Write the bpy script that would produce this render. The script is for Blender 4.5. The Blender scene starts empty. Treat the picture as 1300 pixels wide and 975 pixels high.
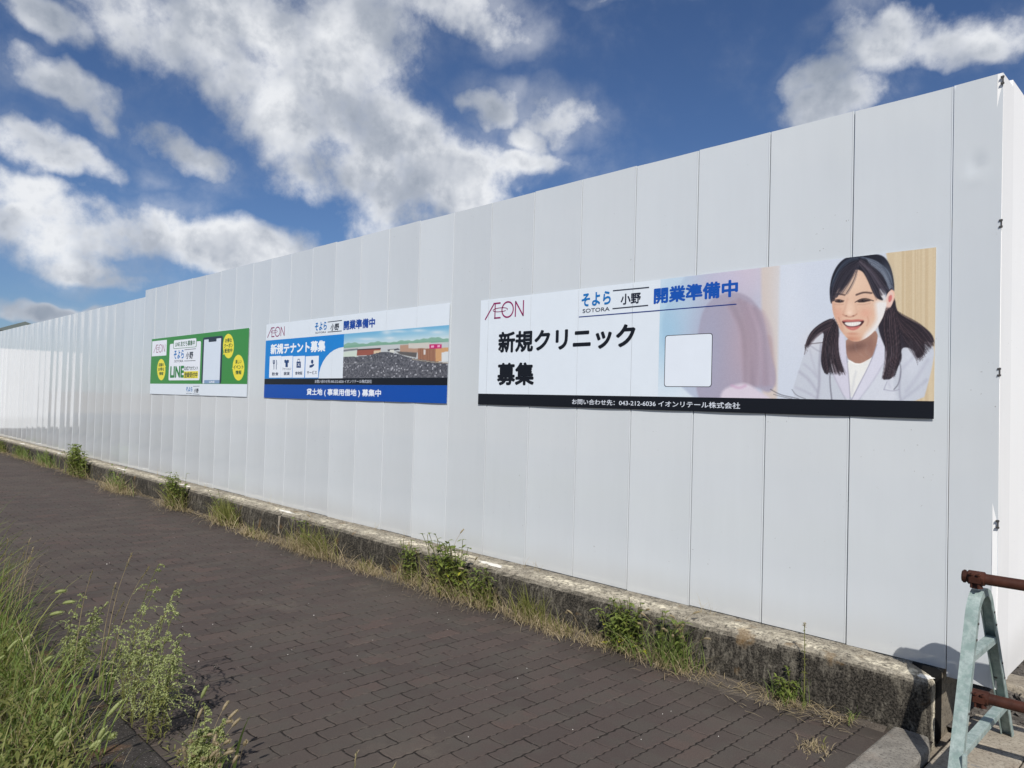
import bpy, bmesh, math, random
import numpy as np
from mathutils import Vector, Matrix
random.seed(7); rng = np.random.default_rng(7)
C = bpy.context.scene
COL = C.collection
R_ = math.radians

# ---------------------------------------------------------------- camera
CAM = (0.0, 0.0, 1.592)
VR = Vector((0.703649, 0.709984, 0.028303)); VU = Vector((-0.001895, -0.037958, 0.999278)); VF = Vector((-0.710545, 0.703194, 0.025364))
cd = bpy.data.cameras.new('camera'); cam = bpy.data.objects.new('camera', cd); COL.objects.link(cam)
m = Matrix.Identity(4)
for i in range(3):
    m[i][0] = VR[i]; m[i][1] = VU[i]; m[i][2] = -VF[i]; m[i][3] = CAM[i]
cam.matrix_world = m
cd.sensor_width = 36; cd.lens = 36 * 934.43 / 1300; cd.clip_end = 3000; cd.clip_start = 0.05
C.camera = cam

# ---------------------------------------------------------------- sun and exposure
SUN_AZ_G, SUN_EL = R_(48), R_(42)
sdir = Vector((math.cos(SUN_AZ_G) * math.cos(SUN_EL), -math.sin(SUN_AZ_G) * math.cos(SUN_EL), math.sin(SUN_EL)))   # towards the sun
sl = bpy.data.lights.new('sun', 'SUN'); sl.energy = 4.0; sl.angle = R_(0.53); sl.color = (1.0, 0.955, 0.89)
so = bpy.data.objects.new('sun', sl); COL.objects.link(so)
so.rotation_euler = sdir.to_track_quat('Z', 'Y').to_euler(); so.location = (5, -5, 20)
C.view_settings.view_transform = 'Standard'; C.view_settings.look = 'None'
C.view_settings.exposure = 0.20; C.view_settings.gamma = 1.0; C.view_settings.use_curve_mapping = False

# ---------------------------------------------------------------- node helper
class NT:
    def __init__(s, tree): s.t = tree; s.n = tree.nodes; s.l = tree.links
    def node(s, typ, **kw):
        n = s.n.new(typ)
        for k, v in kw.items(): setattr(n, k, v)
        return n
    def put(s, sock, v):
        if isinstance(v, bpy.types.NodeSocket): s.l.new(v, sock)
        elif v is not None: sock.default_value = v
    def math(s, op, a, b=None, c=None, clamp=False):
        n = s.node('ShaderNodeMath', operation=op, use_clamp=clamp)
        s.put(n.inputs[0], a); s.put(n.inputs[1], b); s.put(n.inputs[2], c); return n.outputs[0]
    def vmath(s, op, a, b=None):
        n = s.node('ShaderNodeVectorMath', operation=op); s.put(n.inputs[0], a)
        if b is not None: s.put(n.inputs[1], b)
        return n.outputs['Value'] if op in ('DOT_PRODUCT', 'LENGTH') else n.outputs[0]
    def noise(s, vec, scale, detail=4, rough=0.55, dist=0.0, col=False):
        n = s.node('ShaderNodeTexNoise'); s.put(n.inputs['Vector'], vec)
        n.inputs['Scale'].default_value = scale; n.inputs['Detail'].default_value = detail
        n.inputs['Roughness'].default_value = rough; n.inputs['Distortion'].default_value = dist
        return n.outputs['Color'] if col else n.outputs[0]
    def ramp(s, f, stops):
        n = s.node('ShaderNodeValToRGB'); e = n.color_ramp.elements
        while len(e) < len(stops): e.new(0.5)
        for x, (p, c) in zip(e, stops):
            x.position = p; x.color = (c, c, c, 1) if isinstance(c, (int, float)) else (*c, 1)
        s.put(n.inputs[0], f); return n.outputs[0]
    def mix(s, f, a, b, mode='MIX'):
        n = s.node('ShaderNodeMix', data_type='RGBA', blend_type=mode)
        s.put(n.inputs[0], f)
        for k, v in ((6, a), (7, b)):
            s.put(n.inputs[k], (*v, 1) if isinstance(v, tuple) and len(v) == 3 else v)
        return n.outputs[2]
    def sstep(s, x, lo, hi):
        n = s.node('ShaderNodeMapRange', interpolation_type='SMOOTHSTEP')
        s.put(n.inputs[0], x); n.inputs[1].default_value = lo; n.inputs[2].default_value = hi; return n.outputs[0]

def lin(v): v /= 255.0; return v / 12.92 if v <= 0.04045 else ((v + 0.055) / 1.055) ** 2.4
def rgb(r, g, b, k=1.0): return (lin(r) * k, lin(g) * k, lin(b) * k)

# ---------------------------------------------------------------- world: nishita sky with cumulus clouds
W = bpy.data.worlds.new('World'); C.world = W; W.use_nodes = True
wt = NT(W.node_tree); wt.n.clear()
sky = wt.node('ShaderNodeTexSky', sky_type='NISHITA', sun_disc=False)
sky.sun_elevation = SUN_EL
sky.sun_rotation = math.atan2(sdir.x, sdir.y)
sky.altitude = 0; sky.air_density = 1.0; sky.dust_density = 0.35; sky.ozone_density = 2.6
D_ = wt.node('ShaderNodeTexCoord').outputs['Generated']
BL = [
((1.443, 7.7, -3.435), (-9.963, -5.484, -16.478)), ((2.682, 7.065, -1.089), (-8.783, 0.737, -16.855)),
((1.069, 6.293, -5.411), (-10.116, -8.072, -11.385)), ((2.311, 6.144, -4.286), (-8.865, -5.669, -12.908)),
((5.984, 8.32, -1.043), (-6.496, 2.025, -21.108)), ((0.609, 8.354, -8.972), (-12.256, -13.919, -13.793)),
((7.578, 10.7, -1.31), (-19.083, 8.766, -38.787)), ((0.509, 12.697, -13.91), (-13.702, -11.348, -10.86)),
((17.775, 22.958, -5.514), (-18.081, 4.425, -39.864)), ((17.128, 13.917, 3.643), (-4.01, 13.279, -31.875)),
((17.279, 24.213, -14.272), (-30.474, -6.211, -47.431)), ((18.69, 6.824, 1.644), (-2.032, 13.894, -34.579)),
((29.065, 9.287, 6.506), (3.242, 24.879, -49.996)), ((20.635, 7.218, 0.123), (-4.568, 13.585, -31.01)),
((21.546, 5.467, 0.332), (-4.917, 22.49, -51.217)), ((2.774, 23.93, -4.747), (-23.523, -7.14, -49.737)),
((2.801, 17.53, -3.458), (-19.269, -6.549, -48.807)), ((1.33, 27.931, -17.69), (-28.074, -33.66, -55.257)),
((2.783, 14.268, -1.189), (-15.758, -1.53, -55.225)), ((3.097, 17.388, -9.312), (-19.64, -18.292, -40.69)),
((2.73, 13.989, -1.369), (-6.344, -1.839, -31.432)), ((3.545, 11.704, -0.334), (-7.087, 1.073, -37.643)),
((4.4, 10.267, -0.082), (-8.173, 3.138, -45.778)), ((4.345, 16.816, -0.731), (-7.625, -0.152, -48.835)),
((8.398, 28.651, 0.154), (-9.654, 3.237, -75.873)), ((15.0, 14.1, 2.2), (-9.3, 20.5, -66.0)),
((14.481, 11.008, -0.897), (-49.048, 53.838, -131.138)),
((4.064, 22.232, -0.551), (-12.826, 0.945, -56.469)), ((3.064, 13.562, 1.253), (-9.482, 14.903, -138.094))]
# domain warp for ragged edges
wn = wt.vmath('SCALE', wt.vmath('SUBTRACT', wt.noise(D_, 7.0, 3, 0.6, col=True), (0.5, 0.5, 0.5)))
wn.node.inputs['Scale'].default_value = 0.10
Dw = wt.vmath('ADD', D_, wn)
acc = None
for a, b in BL:
    u = wt.vmath('DOT_PRODUCT', Dw, a); v = wt.vmath('DOT_PRODUCT', Dw, b)
    r2 = wt.math('MULTIPLY_ADD', u, u, wt.math('MULTIPLY', v, v))
    acc = r2 if acc is None else wt.math('SMOOTH_MIN', acc, r2, 0.5)
blob = wt.math('SUBTRACT', 1.32, wt.math('MULTIPLY', acc, 0.64))          # 1 in a cloud's middle, 0.5 at its rim
blob = wt.math('MAXIMUM', blob, -1.2)
n1 = wt.noise(D_, 8.5, 10, 0.60, 0.1)
m1 = wt.noise(D_, 6.0, 5, 0.52, 0.1)
n2 = wt.noise(wt.vmath('ADD', D_, (0.014, 0.014, 0.030)), 6.0, 5, 0.52, 0.1)
gen = wt.math('MULTIPLY_ADD', wt.noise(D_, 3.2, 3, 0.5), 5.0, -2.35)      # free clouds for the rest of the sky
fr = wt.sstep(wt.vmath('DOT_PRODUCT', D_, tuple(VF)), 0.60, 0.76)
mixd = wt.node('ShaderNodeMix', data_type='FLOAT'); wt.put(mixd.inputs[0], fr); wt.put(mixd.inputs[2], gen); wt.put(mixd.inputs[3], blob)
base = mixd.outputs[0]
dens = wt.math('ADD', base, wt.math('MULTIPLY_ADD', n1, 4.4, -2.28))
dens = wt.math('ADD', dens, wt.math('MULTIPLY_ADD', wt.noise(D_, 26.0, 6, 0.65), 1.3, -0.65))
alpha = wt.sstep(dens, -0.20, 1.30)
thick = wt.sstep(dens, 0.8, 1.9)
veil = wt.math('MULTIPLY', wt.sstep(dens, -1.9, 0.5), wt.math('MULTIPLY', wt.sstep(wt.noise(D_, 5.5, 7, 0.62, 0.2), 0.40, 0.70), 0.42))
alpha = wt.math('MAXIMUM', alpha, veil)
lit = wt.math('MULTIPLY_ADD', wt.math('SUBTRACT', m1, n2), 3.6, 0.55, clamp=True)
bigs = wt.sstep(wt.noise(D_, 4.2, 3, 0.5), 0.36, 0.62)
sh = wt.math('MULTIPLY_ADD', lit, 0.62, wt.math('MULTIPLY', bigs, 0.38))
bright = wt.math('SUBTRACT', sh, wt.math('MULTIPLY', thick, 0.30))
CK = 1.5
ccol = wt.ramp(bright, [(0.0, rgb(140, 149, 163, 10 * CK)), (0.35, rgb(172, 178, 188, 10 * CK)), (0.72, rgb(226, 228, 231, 10 * CK))])
am = wt.math('MULTIPLY', alpha, 0.96)
skyc = wt.mix(1.0, sky.outputs[0], (0.62, 0.76, 1.0), 'MULTIPLY')
mx = wt.mix(am, skyc, ccol)
bg = wt.node('ShaderNodeBackground'); wt.put(bg.inputs[0], mx); bg.inputs[1].default_value = 0.066
wt.put(wt.node('ShaderNodeOutputWorld').inputs[0], bg.outputs[0])

# ---------------------------------------------------------------- materials
def mat(name):
    M = bpy.data.materials.new(name); M.use_nodes = True; t = NT(M.node_tree)
    return M, t, t.n['Principled BSDF']
def obj_pos(t): return t.node('ShaderNodeTexCoord').outputs['Object']
def world_pos(t): return t.node('ShaderNodeNewGeometry').outputs['Position']
def bump(t, h, strength, dist=0.01, normal=None):
    b = t.node('ShaderNodeBump'); b.inputs['Strength'].default_value = strength; b.inputs['Distance'].default_value = dist
    t.put(b.inputs['Height'], h); t.put(b.inputs['Normal'], normal); return b.outputs[0]
def simple(name, col, rough=0.6, metal=0.0, nscale=20, amp=0.15, bs=0.1, spec=0.5):
    M, t, p = mat(name); P = obj_pos(t)
    n = t.noise(P, nscale, 5)
    f = t.math('MULTIPLY_ADD', n, 2 * amp, 1 - amp)
    mulv = t.node('ShaderNodeVectorMath', operation='SCALE'); mulv.inputs[0].default_value = col; t.put(mulv.inputs['Scale'], f)
    t.put(p.inputs['Base Color'], mulv.outputs[0])
    p.inputs['Roughness'].default_value = rough; p.inputs['Metallic'].default_value = metal; p.inputs['Specular IOR Level'].default_value = spec
    if bs: t.put(p.inputs['Normal'], bump(t, t.noise(P, nscale * 3, 4), bs, 0.003))
    return M

def panel_mat(name, base, seed, coat=0.7, rough=0.045):
    M, t, p = mat(name); P = world_pos(t); rnd = t.node('ShaderNodeObjectInfo').outputs['Random']
    mp = t.node('ShaderNodeMapping'); t.put(mp.inputs['Vector'], P); mp.inputs['Scale'].default_value = (3.0, 3.0, 0.25)
    streak = t.noise(mp.outputs[0], 6.0, 6, 0.65)
    big = t.noise(P, 1.2, 4)
    f = t.math('ADD', t.math('MULTIPLY_ADD', streak, 0.045, 0.965), t.math('MULTIPLY_ADD', rnd, 0.08, -0.04))
    f = t.math('ADD', f, t.math('MULTIPLY_ADD', big, 0.08, -0.04))
    c = t.mix(1.0, base, f, 'MULTIPLY')
    spk = t.sstep(t.noise(P, 55.0, 2, 0.5), 0.745, 0.775)
    spk = t.math('MULTIPLY', spk, t.sstep(t.noise(P, 1.7, 2), 0.5, 0.62))
    c = t.mix(t.math('MULTIPLY', spk, 0.55), c, (0.16, 0.14, 0.12))
    sep = t.node('ShaderNodeSeparateXYZ'); t.put(sep.inputs[0], P)
    low = t.math('SUBTRACT', 1.0, t.sstep(t.math('ADD', sep.outputs[2], t.math('MULTIPLY', big, -0.25)), 0.18, 0.42))
    c = t.mix(t.math('MULTIPLY', low, 0.30), c, (0.42, 0.40, 0.36))
    t.put(p.inputs['Base Color'], c)
    t.put(p.inputs['Roughness'], t.math('MULTIPLY_ADD', big, 0.04, rough))
    p.inputs['IOR'].default_value = 1.5
    p.inputs['Coat Weight'].default_value = coat; p.inputs['Coat Roughness'].default_value = 0.03
    mp2 = t.node('ShaderNodeMapping'); t.put(mp2.inputs['Vector'], P); mp2.inputs['Scale'].default_value = (1.0, 1.0, 0.45)
    ofs = t.vmath('ADD', mp2.outputs[0], t.vmath('SCALE', (seed, 3.1, 7.7)))
    t.put(p.inputs['Normal'], bump(t, t.noise(ofs, 2.2, 3, 0.45), 0.75, 0.008))
    return M
M_PANEL = panel_mat('painted_steel_panel', (0.605, 0.640, 0.665), 1.0)
M_PANEL2 = panel_mat('matte_white_panel', (0.91, 0.91, 0.90), 2.0, 0.0, 0.5)  # whiter, uncoated base for the return and far end panels
M_PANEL2.node_tree.nodes['Principled BSDF'].inputs['Specular IOR Level'].default_value = 0.15
M_CLIP = simple('dark_galvanised_clip', (0.10, 0.095, 0.09), 0.55, 0.6, 60)
M_PIPE_G = simple('galvanised_pipe', (0.35, 0.35, 0.35), 0.45, 0.8, 30)

# aged concrete kerb: pale band on top, black lichen on the weathered face
def kerb_mat():
    M, t, p = mat('lichened_concrete'); P = world_pos(t)
    g = t.node('ShaderNodeNewGeometry'); nz = t.node('ShaderNodeSeparateXYZ'); t.put(nz.inputs[0], g.outputs['True Normal'])
    sp = t.node('ShaderNodeSeparateXYZ'); t.put(sp.inputs[0], P)
    fine = t.noise(P, 90, 6, 0.7); mid = t.noise(P, 14, 6, 0.68); big = t.noise(P, 2.3, 4)
    conc = t.mix(t.ramp(mid, [(0.3, 0.0), (0.7, 1.0)]), (0.20, 0.175, 0.135), (0.44, 0.40, 0.32))
    conc = t.mix(t.ramp(fine, [(0.36, 0.75), (0.52, 0.0)]), conc, (0.055, 0.05, 0.042))
    # noise-broken pale band along the crown of the top
    yb = t.math('ADD', sp.outputs[1], t.math('MULTIPLY_ADD', t.noise(P, 7, 5, 0.7), 0.09, -0.045))
    band = t.math('MULTIPLY', t.sstep(yb, 4.045, 4.095), t.math('SUBTRACT', 1.0, t.sstep(yb, 4.135, 4.20)))
    band = t.math('MULTIPLY', band, t.math('MULTIPLY', t.sstep(t.noise(P, 24, 6, 0.75), 0.42, 0.60), t.sstep(t.noise(P, 3.1, 3), 0.30, 0.6)))
    conc = t.mix(band, conc, (0.82, 0.75, 0.58))
    mp = t.node('ShaderNodeMapping'); t.put(mp.inputs['Vector'], P); mp.inputs['Scale'].default_value = (1, 1, 0.35)
    vst = t.noise(mp.outputs[0], 30, 7, 0.72)
    lich = t.ramp(t.math('ADD', t.math('MULTIPLY', vst, 0.75), t.math('MULTIPLY', big, 0.25)), [(0.47, 1.0), (0.66, 0.0)])
    lichc = t.mix(t.ramp(fine, [(0.42, 0.0), (0.66, 1.0)]), (0.012, 0.011, 0.009), (0.095, 0.084, 0.068))
    facing = t.math('SUBTRACT', 1.0, t.sstep(nz.outputs[2], 0.35, 0.9))
    infront = t.math('SUBTRACT', 1.0, t.sstep(t.math('ADD', sp.outputs[1], t.math('MULTIPLY', mid, 0.05)), 4.055, 4.10))
    lf = t.math('MULTIPLY', t.math('MULTIPLY_ADD', lich, 0.62, 0.44, clamp=True), t.math('MULTIPLY', facing, infront))
    lf = t.math('MAXIMUM', lf, t.math('MULTIPLY', t.sstep(t.noise(P, 33, 6, 0.75), 0.53, 0.62), 0.75))
    c = t.mix(lf, conc, lichc)
    c = t.mix(t.math('MULTIPLY', t.sstep(t.noise(P, 5, 4), 0.60, 0.70), 0.5), c, (0.20, 0.12, 0.045))
    t.put(p.inputs['Base Color'], c); p.inputs['Roughness'].default_value = 0.95; p.inputs['Specular IOR Level'].default_value = 0.2
    h = t.math('ADD', t.math('MULTIPLY', fine, 0.5), mid)
    t.put(p.inputs['Normal'], bump(t, h, 0.9, 0.012)); return M
M_KERB = kerb_mat()
def concrete(name, c1, c2, dark, fs=70, rust=0.0, bs=0.6):
    M, t, p = mat(name); P = world_pos(t)
    fine = t.noise(P, fs, 6, 0.7); mid = t.noise(P, 9, 6, 0.65)
    c = t.mix(t.ramp(mid, [(0.3, 0.0), (0.7, 1.0)]), c1, c2)
    c = t.mix(t.ramp(fine, [(0.34, 0.8), (0.5, 0.0)]), c, dark)
    if rust: c = t.mix(t.math('MULTIPLY', t.sstep(t.noise(P, 6, 4), 0.52, 0.66), rust), c, (0.16, 0.085, 0.04))
    c = t.mix(t.math('MULTIPLY', t.sstep(t.noise(P, 160, 2), 0.66, 0.72), 0.6), c, (0.45, 0.43, 0.40))
    t.put(p.inputs['Base Color'], c); p.inputs['Roughness'].default_value = 0.92; p.inputs['Specular IOR Level'].default_value = 0.25
    t.put(p.inputs['Normal'], bump(t, t.math('ADD', fine, mid), bs, 0.008)); return M
M_EDGE = concrete('dark_edging_concrete', (0.030, 0.027, 0.025), (0.058, 0.050, 0.045), (0.02, 0.018, 0.016), 80, 0.5)
M_SLAB = concrete('grey_kerb_concrete', (0.15, 0.138, 0.120), (0.29, 0.27, 0.235), (0.06, 0.055, 0.05), 70, 0.15)
M_RET = concrete('brownish_kerb_concrete', (0.17, 0.145, 0.11), (0.28, 0.245, 0.19), (0.06, 0.05, 0.04), 60, 0.3)
M_APRON = concrete('pale_concrete', (0.30, 0.26, 0.205), (0.42, 0.375, 0.30), (0.12, 0.10, 0.08), 60, 0.15)  # pale beige concrete for the apron slabs, footing and joint
M_TAR = simple('black_joint_sealant', (0.006, 0.0055, 0.005), 0.8, 0, 40, 0.3, 0.5, 0.15)
M_MORTAR = simple('white_mortar', (0.74, 0.72, 0.66), 0.9, 0, 30, 0.15, 0.5)
M_DIRT = concrete('joint_soil', (0.014, 0.011, 0.010), (0.026, 0.021, 0.017), (0.007, 0.006, 0.005), 60)
M_SAND = concrete('gritty_silt', (0.075, 0.062, 0.050), (0.13, 0.11, 0.09), (0.03, 0.026, 0.022), 120)
M_SOIL = concrete('verge_soil', (0.05, 0.04, 0.028), (0.10, 0.085, 0.06), (0.02, 0.018, 0.012), 50)
M_GRAVEL = concrete('dark_crushed_stone', (0.05, 0.045, 0.04), (0.15, 0.135, 0.12), (0.015, 0.014, 0.013), 40)
M_ROAD = concrete('worn_asphalt', (0.09, 0.088, 0.085), (0.14, 0.135, 0.13), (0.05, 0.05, 0.05), 120)
M_YARD = concrete('yard_earth', (0.20, 0.17, 0.13), (0.30, 0.26, 0.21), (0.10, 0.08, 0.06), 30)

def paver_mat():
    M, t, p = mat('brown_interlocking_paver'); P = world_pos(t)
    g = t.node('ShaderNodeNewGeometry'); oi = t.node('ShaderNodeObjectInfo')
    rnd = t.math('FRACT', t.math('ADD', oi.outputs['Random'], g.outputs['Random Per Island']))
    fine = t.noise(P, 150, 5, 0.7); mid = t.noise(P, 5, 4, 0.6); big = t.noise(P, 0.9, 3)
    c = t.mix(t.ramp(rnd, [(0.0, 0.0), (1.0, 1.0)]), (0.060, 0.047, 0.042), (0.078, 0.060, 0.053))
    c = t.mix(t.math('MULTIPLY', t.sstep(rnd, 0.82, 0.98), 0.4), c, (0.095, 0.062, 0.052))
    c = t.mix(t.math('MULTIPLY', t.sstep(mid, 0.45, 0.62), 0.6), c, (0.070, 0.062, 0.053))
    c = t.mix(t.math('MULTIPLY', t.sstep(big, 0.45, 0.65), 0.35), c, (0.092, 0.078, 0.064))
    sy = t.node('ShaderNodeSeparateXYZ'); t.put(sy.inputs[0], P)
    dirt = t.sstep(t.math('ADD', sy.outputs[1], t.math('MULTIPLY_ADD', t.noise(P, 2.2, 5, 0.65), 1.5, -0.75)), 3.45, 4.05)
    c = t.mix(t.math('MULTIPLY', dirt, 0.5), c, (0.040, 0.033, 0.027))
    c = t.mix(t.math('MULTIPLY', t.sstep(t.noise(P, 1.6, 6, 0.7), 0.56, 0.70), 0.45), c, (0.115, 0.096, 0.078))
    f = t.math('MULTIPLY_ADD', fine, 1.1, 0.45)
    c = t.mix(1.0, c, f, 'MULTIPLY')
    t.put(p.inputs['Base Color'], c); p.inputs['Roughness'].default_value = 0.9; p.inputs['Specular IOR Level'].default_value = 0.3
    t.put(p.inputs['Normal'], bump(t, t.math('ADD', fine, t.noise(P, 30, 4)), 0.5, 0.004)); return M
M_PAVER = paver_mat()

def leaf_mat(name, c1, c2, trans=0.35):
    M, t, p = mat(name); g = t.node('ShaderNodeNewGeometry')
    r = g.outputs['Random Per Island']; n = t.noise(world_pos(t), 12, 3)
    c = t.mix(t.math('MULTIPLY_ADD', n, 0.5, t.math('MULTIPLY', r, 0.6), clamp=True), c1, c2)
    t.put(p.inputs['Base Color'], c); p.inputs['Roughness'].default_value = 0.55; p.inputs['Specular IOR Level'].default_value = 0.35
    tr = t.node('ShaderNodeBsdfTranslucent'); t.put(tr.inputs[0], t.mix(1.0, c, (1.2, 1.25, 0.6), 'MULTIPLY'))
    mxs = t.node('ShaderNodeMixShader'); mxs.inputs[0].default_value = trans
    t.put(mxs.inputs[1], p.outputs[0]); t.put(mxs.inputs[2], tr.outputs[0])
    t.put(t.n['Material Output'].inputs[0], mxs.outputs[0]); return M
M_GREEN = leaf_mat('green_blade', (0.095, 0.15, 0.035), (0.26, 0.33, 0.10))
M_GREEN2 = leaf_mat('olive_leaf', (0.11, 0.125, 0.030), (0.29, 0.29, 0.10))
M_LEAF = leaf_mat('broad_leaf', (0.075, 0.115, 0.022), (0.24, 0.29, 0.07))
M_YLEAF = leaf_mat('yellow_leaf', (0.38, 0.42, 0.03), (0.50, 0.46, 0.06))
M_DRY = leaf_mat('dry_straw', (0.22, 0.165, 0.095), (0.48, 0.395, 0.25), 0.25)
M_FOX = leaf_mat('green_seed_head', (0.28, 0.33, 0.12), (0.46, 0.49, 0.24), 0.4)
M_FOXT = leaf_mat('tan_seed_head', (0.34, 0.27, 0.17), (0.50, 0.42, 0.29), 0.4)
M_RUST = simple('rusty_brown_pipe', (0.052, 0.017, 0.010), 0.6, 0.0, 14, 0.9, 0.6, 0.25)
def mint_mat():
    M, t, p = mat('mint_painted_resin'); P = obj_pos(t)
    n = t.noise(P, 18, 6, 0.7); s = t.noise(P, 60, 5, 0.7)
    c = t.mix(t.ramp(n, [(0.4, 0.0), (0.62, 1.0)]), (0.21, 0.285, 0.265), (0.36, 0.43, 0.41))
    c = t.mix(t.ramp(s, [(0.34, 0.6), (0.5, 0.0)]), c, (0.19, 0.23, 0.23))
    t.put(p.inputs['Base Color'], c); p.inputs['Roughness'].default_value = 0.5
    t.put(p.inputs['Normal'], bump(t, s, 0.2, 0.002)); return M
M_MINT = mint_mat()

def flat_print(name, c, rough=0.32):
    M, t, p = mat(name); P = world_pos(t)
    f = t.math('MULTIPLY_ADD', t.noise(P, 9, 4), 0.06, 0.97)
    t.put(p.inputs['Base Color'], t.mix(1.0, c, f, 'MULTIPLY'))
    p.inputs['Roughness'].default_value = rough; p.inputs['Specular IOR Level'].default_value = 0.4; return M
PK = 1.05
INK = {}
def ink(r, g, b):
    k = (r, g, b)
    if k not in INK: INK[k] = flat_print('print_ink', tuple(min(0.9, x) for x in rgb(r, g, b, PK)))
    return INK[k]
M_PICT, _t, _p = mat('printed_picture')
_a = _t.node('ShaderNodeAttribute', attribute_name='print'); _t.put(_p.inputs['Base Color'], _a.outputs[0]); _p.inputs['Roughness'].default_value = 0.35; _p.inputs['Specular IOR Level'].default_value = 0.4

# ---------------------------------------------------------------- mesh helpers
def obj(name, data, parent=None, loc=None):
    o = bpy.data.objects.new(name, data); COL.objects.link(o)
    if parent: o.parent = parent
    if loc: o.location = loc
    return o
def tag(o, label=None, cat=None, group=None, kind=None):
    if label: o['label'] = label
    if cat: o['category'] = cat
    if group: o['group'] = group
    if kind: o['kind'] = kind
    return o
def empty(name, loc, label, cat, group=None, kind=None):
    o = obj(name, None, None, loc); return tag(o, label, cat, group, kind)
def mesh(name, V, F, M, smooth=False, mi=None):
    me = bpy.data.meshes.new(name); me.from_pydata([tuple(v) for v in V], [], F)
    for x in (M if isinstance(M, (list, tuple)) else [M]): me.materials.append(x)
    if smooth: me.polygons.foreach_set('use_smooth', [True] * len(me.polygons))
    if mi: me.polygons.foreach_set('material_index', mi)
    me.update(); return me
def bm_mesh(name, bm, M, smooth=False):
    bmesh.ops.recalc_face_normals(bm, faces=bm.faces)
    me = bpy.data.meshes.new(name); bm.to_mesh(me); bm.free(); me.materials.append(M)
    if smooth: me.polygons.foreach_set('use_smooth', [True] * len(me.polygons))
    return me
def prism(plan, z0, z1, bev=0.0, segs=2, jitter=0.0, cuts=0, slope=0.0):
    """solid over a plan polygon, upper edges rounded"""
    bm = bmesh.new()
    lo = [bm.verts.new((x, y, z0)) for x, y in plan]; hi = [bm.verts.new((x, y, z1)) for x, y in plan]
    n = len(plan)
    bm.faces.new(lo[::-1]); top = bm.faces.new(hi)
    for i in range(n): bm.faces.new((lo[i], lo[(i + 1) % n], hi[(i + 1) % n], hi[i]))
    if bev:
        es = list(top.edges) + [e for e in bm.edges if abs(e.verts[0].co.z - e.verts[1].co.z) > 1e-4]
        bmesh.ops.bevel(bm, geom=es, offset=bev, segments=segs, profile=0.5, affect='EDGES', clamp_overlap=True)
    return bm
def box(bm, x0, x1, y0, y1, z0, z1):
    v = [bm.verts.new((x, y, z)) for x in (x0, x1) for y in (y0, y1) for z in (z0, z1)]
    for f in ((0, 1, 3, 2), (4, 6, 7, 5), (0, 4, 5, 1), (2, 3, 7, 6), (0, 2, 6, 4), (1, 5, 7, 3)): bm.faces.new([v[i] for i in f])
def tube_bm(bm, pts, rad, n=8, caps=True):
    pts = [Vector(p) for p in pts]; rings = []
    for i, p in enumerate(pts):
        d = (pts[min(i + 1, len(pts) - 1)] - pts[max(i - 1, 0)]).normalized()
        a = d.orthogonal().normalized() if i == 0 else (a - d * a.dot(d)).normalized()
        b = d.cross(a); r = rad[i] if isinstance(rad, (list, tuple)) else rad
        rings.append([bm.verts.new(p + (a * math.cos(2 * math.pi * k / n) + b * math.sin(2 * math.pi * k / n)) * r) for k in range(n)])
    for A, B in zip(rings, rings[1:]):
        for k in range(n): bm.faces.new((A[k], A[(k + 1) % n], B[(k + 1) % n], B[k]))
    if caps: bm.faces.new(rings[0][::-1]); bm.faces.new(rings[-1])

# ================================================================= GROUND
WALL_Y = 4.2595
def sheet(name, x0, x1, y0, y1, z, M):
    return tag(obj(name, mesh(name, [(x0, y0, z), (x1, y0, z), (x1, y1, z), (x0, y1, z)], [(0, 1, 2, 3)], M)), kind='structure')
sheet('ground', -900, 900, -900, 900, -0.06, M_YARD)
sheet('road', -60, 60, -12, -2.2, -0.05, M_ROAD)
verge = sheet('verge', -60, 8, -2.2, 0.935, 0.055, M_SOIL)
path = sheet('path', -35.2, -1.10, 1.15, 4.05, -0.0036, M_DIRT)

# interlocking pavers, running bond across the path
PX, PY = 0.1163, 0.2335
def zig(t, a): t = t % 1.0; return a * (4 * abs(t - 0.5) - 1)
def paver_outline(inset):
    pts = []; gx, gy = 0.0030 + inset, 0.0030 + inset
    n = 16; m_ = 4
    fx = lambda y: zig(y / (PY / 4) + 0.25, 0.0045)
    fy = lambda x: zig(x / PX + 0.1, 0.0042)
    L = [(0 + gx, i) for i in range(n + 1)]
    ys = [gy + (PY - 2 * gy) * i / n for i in range(n + 1)]; xs = [gx + (PX - 2 * gx) * i / m_ for i in range(m_ + 1)]
    for x in xs[:-1]: pts.append((x, gy + fy(x)))
    for y in ys[:-1]: pts.append((PX - gx + fx(y), y))
    for x in xs[::-1][:-1]: pts.append((x, PY - gy + fy(x)))
    for y in ys[::-1][:-1]: pts.append((gx + fx(y), y))
    # corners keep both offsets
    out = []
    for x, y in pts:
        cx = min(max(x, 0), PX); out.append((x, y))
    return out
def paver_geo(inset_top, seed):
    r = random.Random(seed)
    o = paver_outline(0.0); i_ = paver_outline(inset_top); n = len(o)
    V = [(x, y, -0.012) for x, y in o] + [(x, y, -0.0045) for x, y in o] + [(x + r.uniform(-.0008, .0008), y + r.uniform(-.0008, .0008), 0.0) for x, y in i_]
    F = [(k, (k + 1) % n, n + (k + 1) % n, n + k) for k in range(n)] + [(n + k, n + (k + 1) % n, 2 * n + (k + 1) % n, 2 * n + k) for k in range(n)]
    F.append(tuple(range(2 * n, 3 * n)))
    return [(x - PX / 2, y - PY / 2, z) for x, y, z in V], F
paver_vars = [paver_geo(0.0038 + 0.0008 * k, k) for k in range(4)]
paver_mesh = [mesh('paver', V, F, M_PAVER) for V, F in paver_vars]
cells = []
r0 = int((-35.0 + 2.68) / PX)
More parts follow.
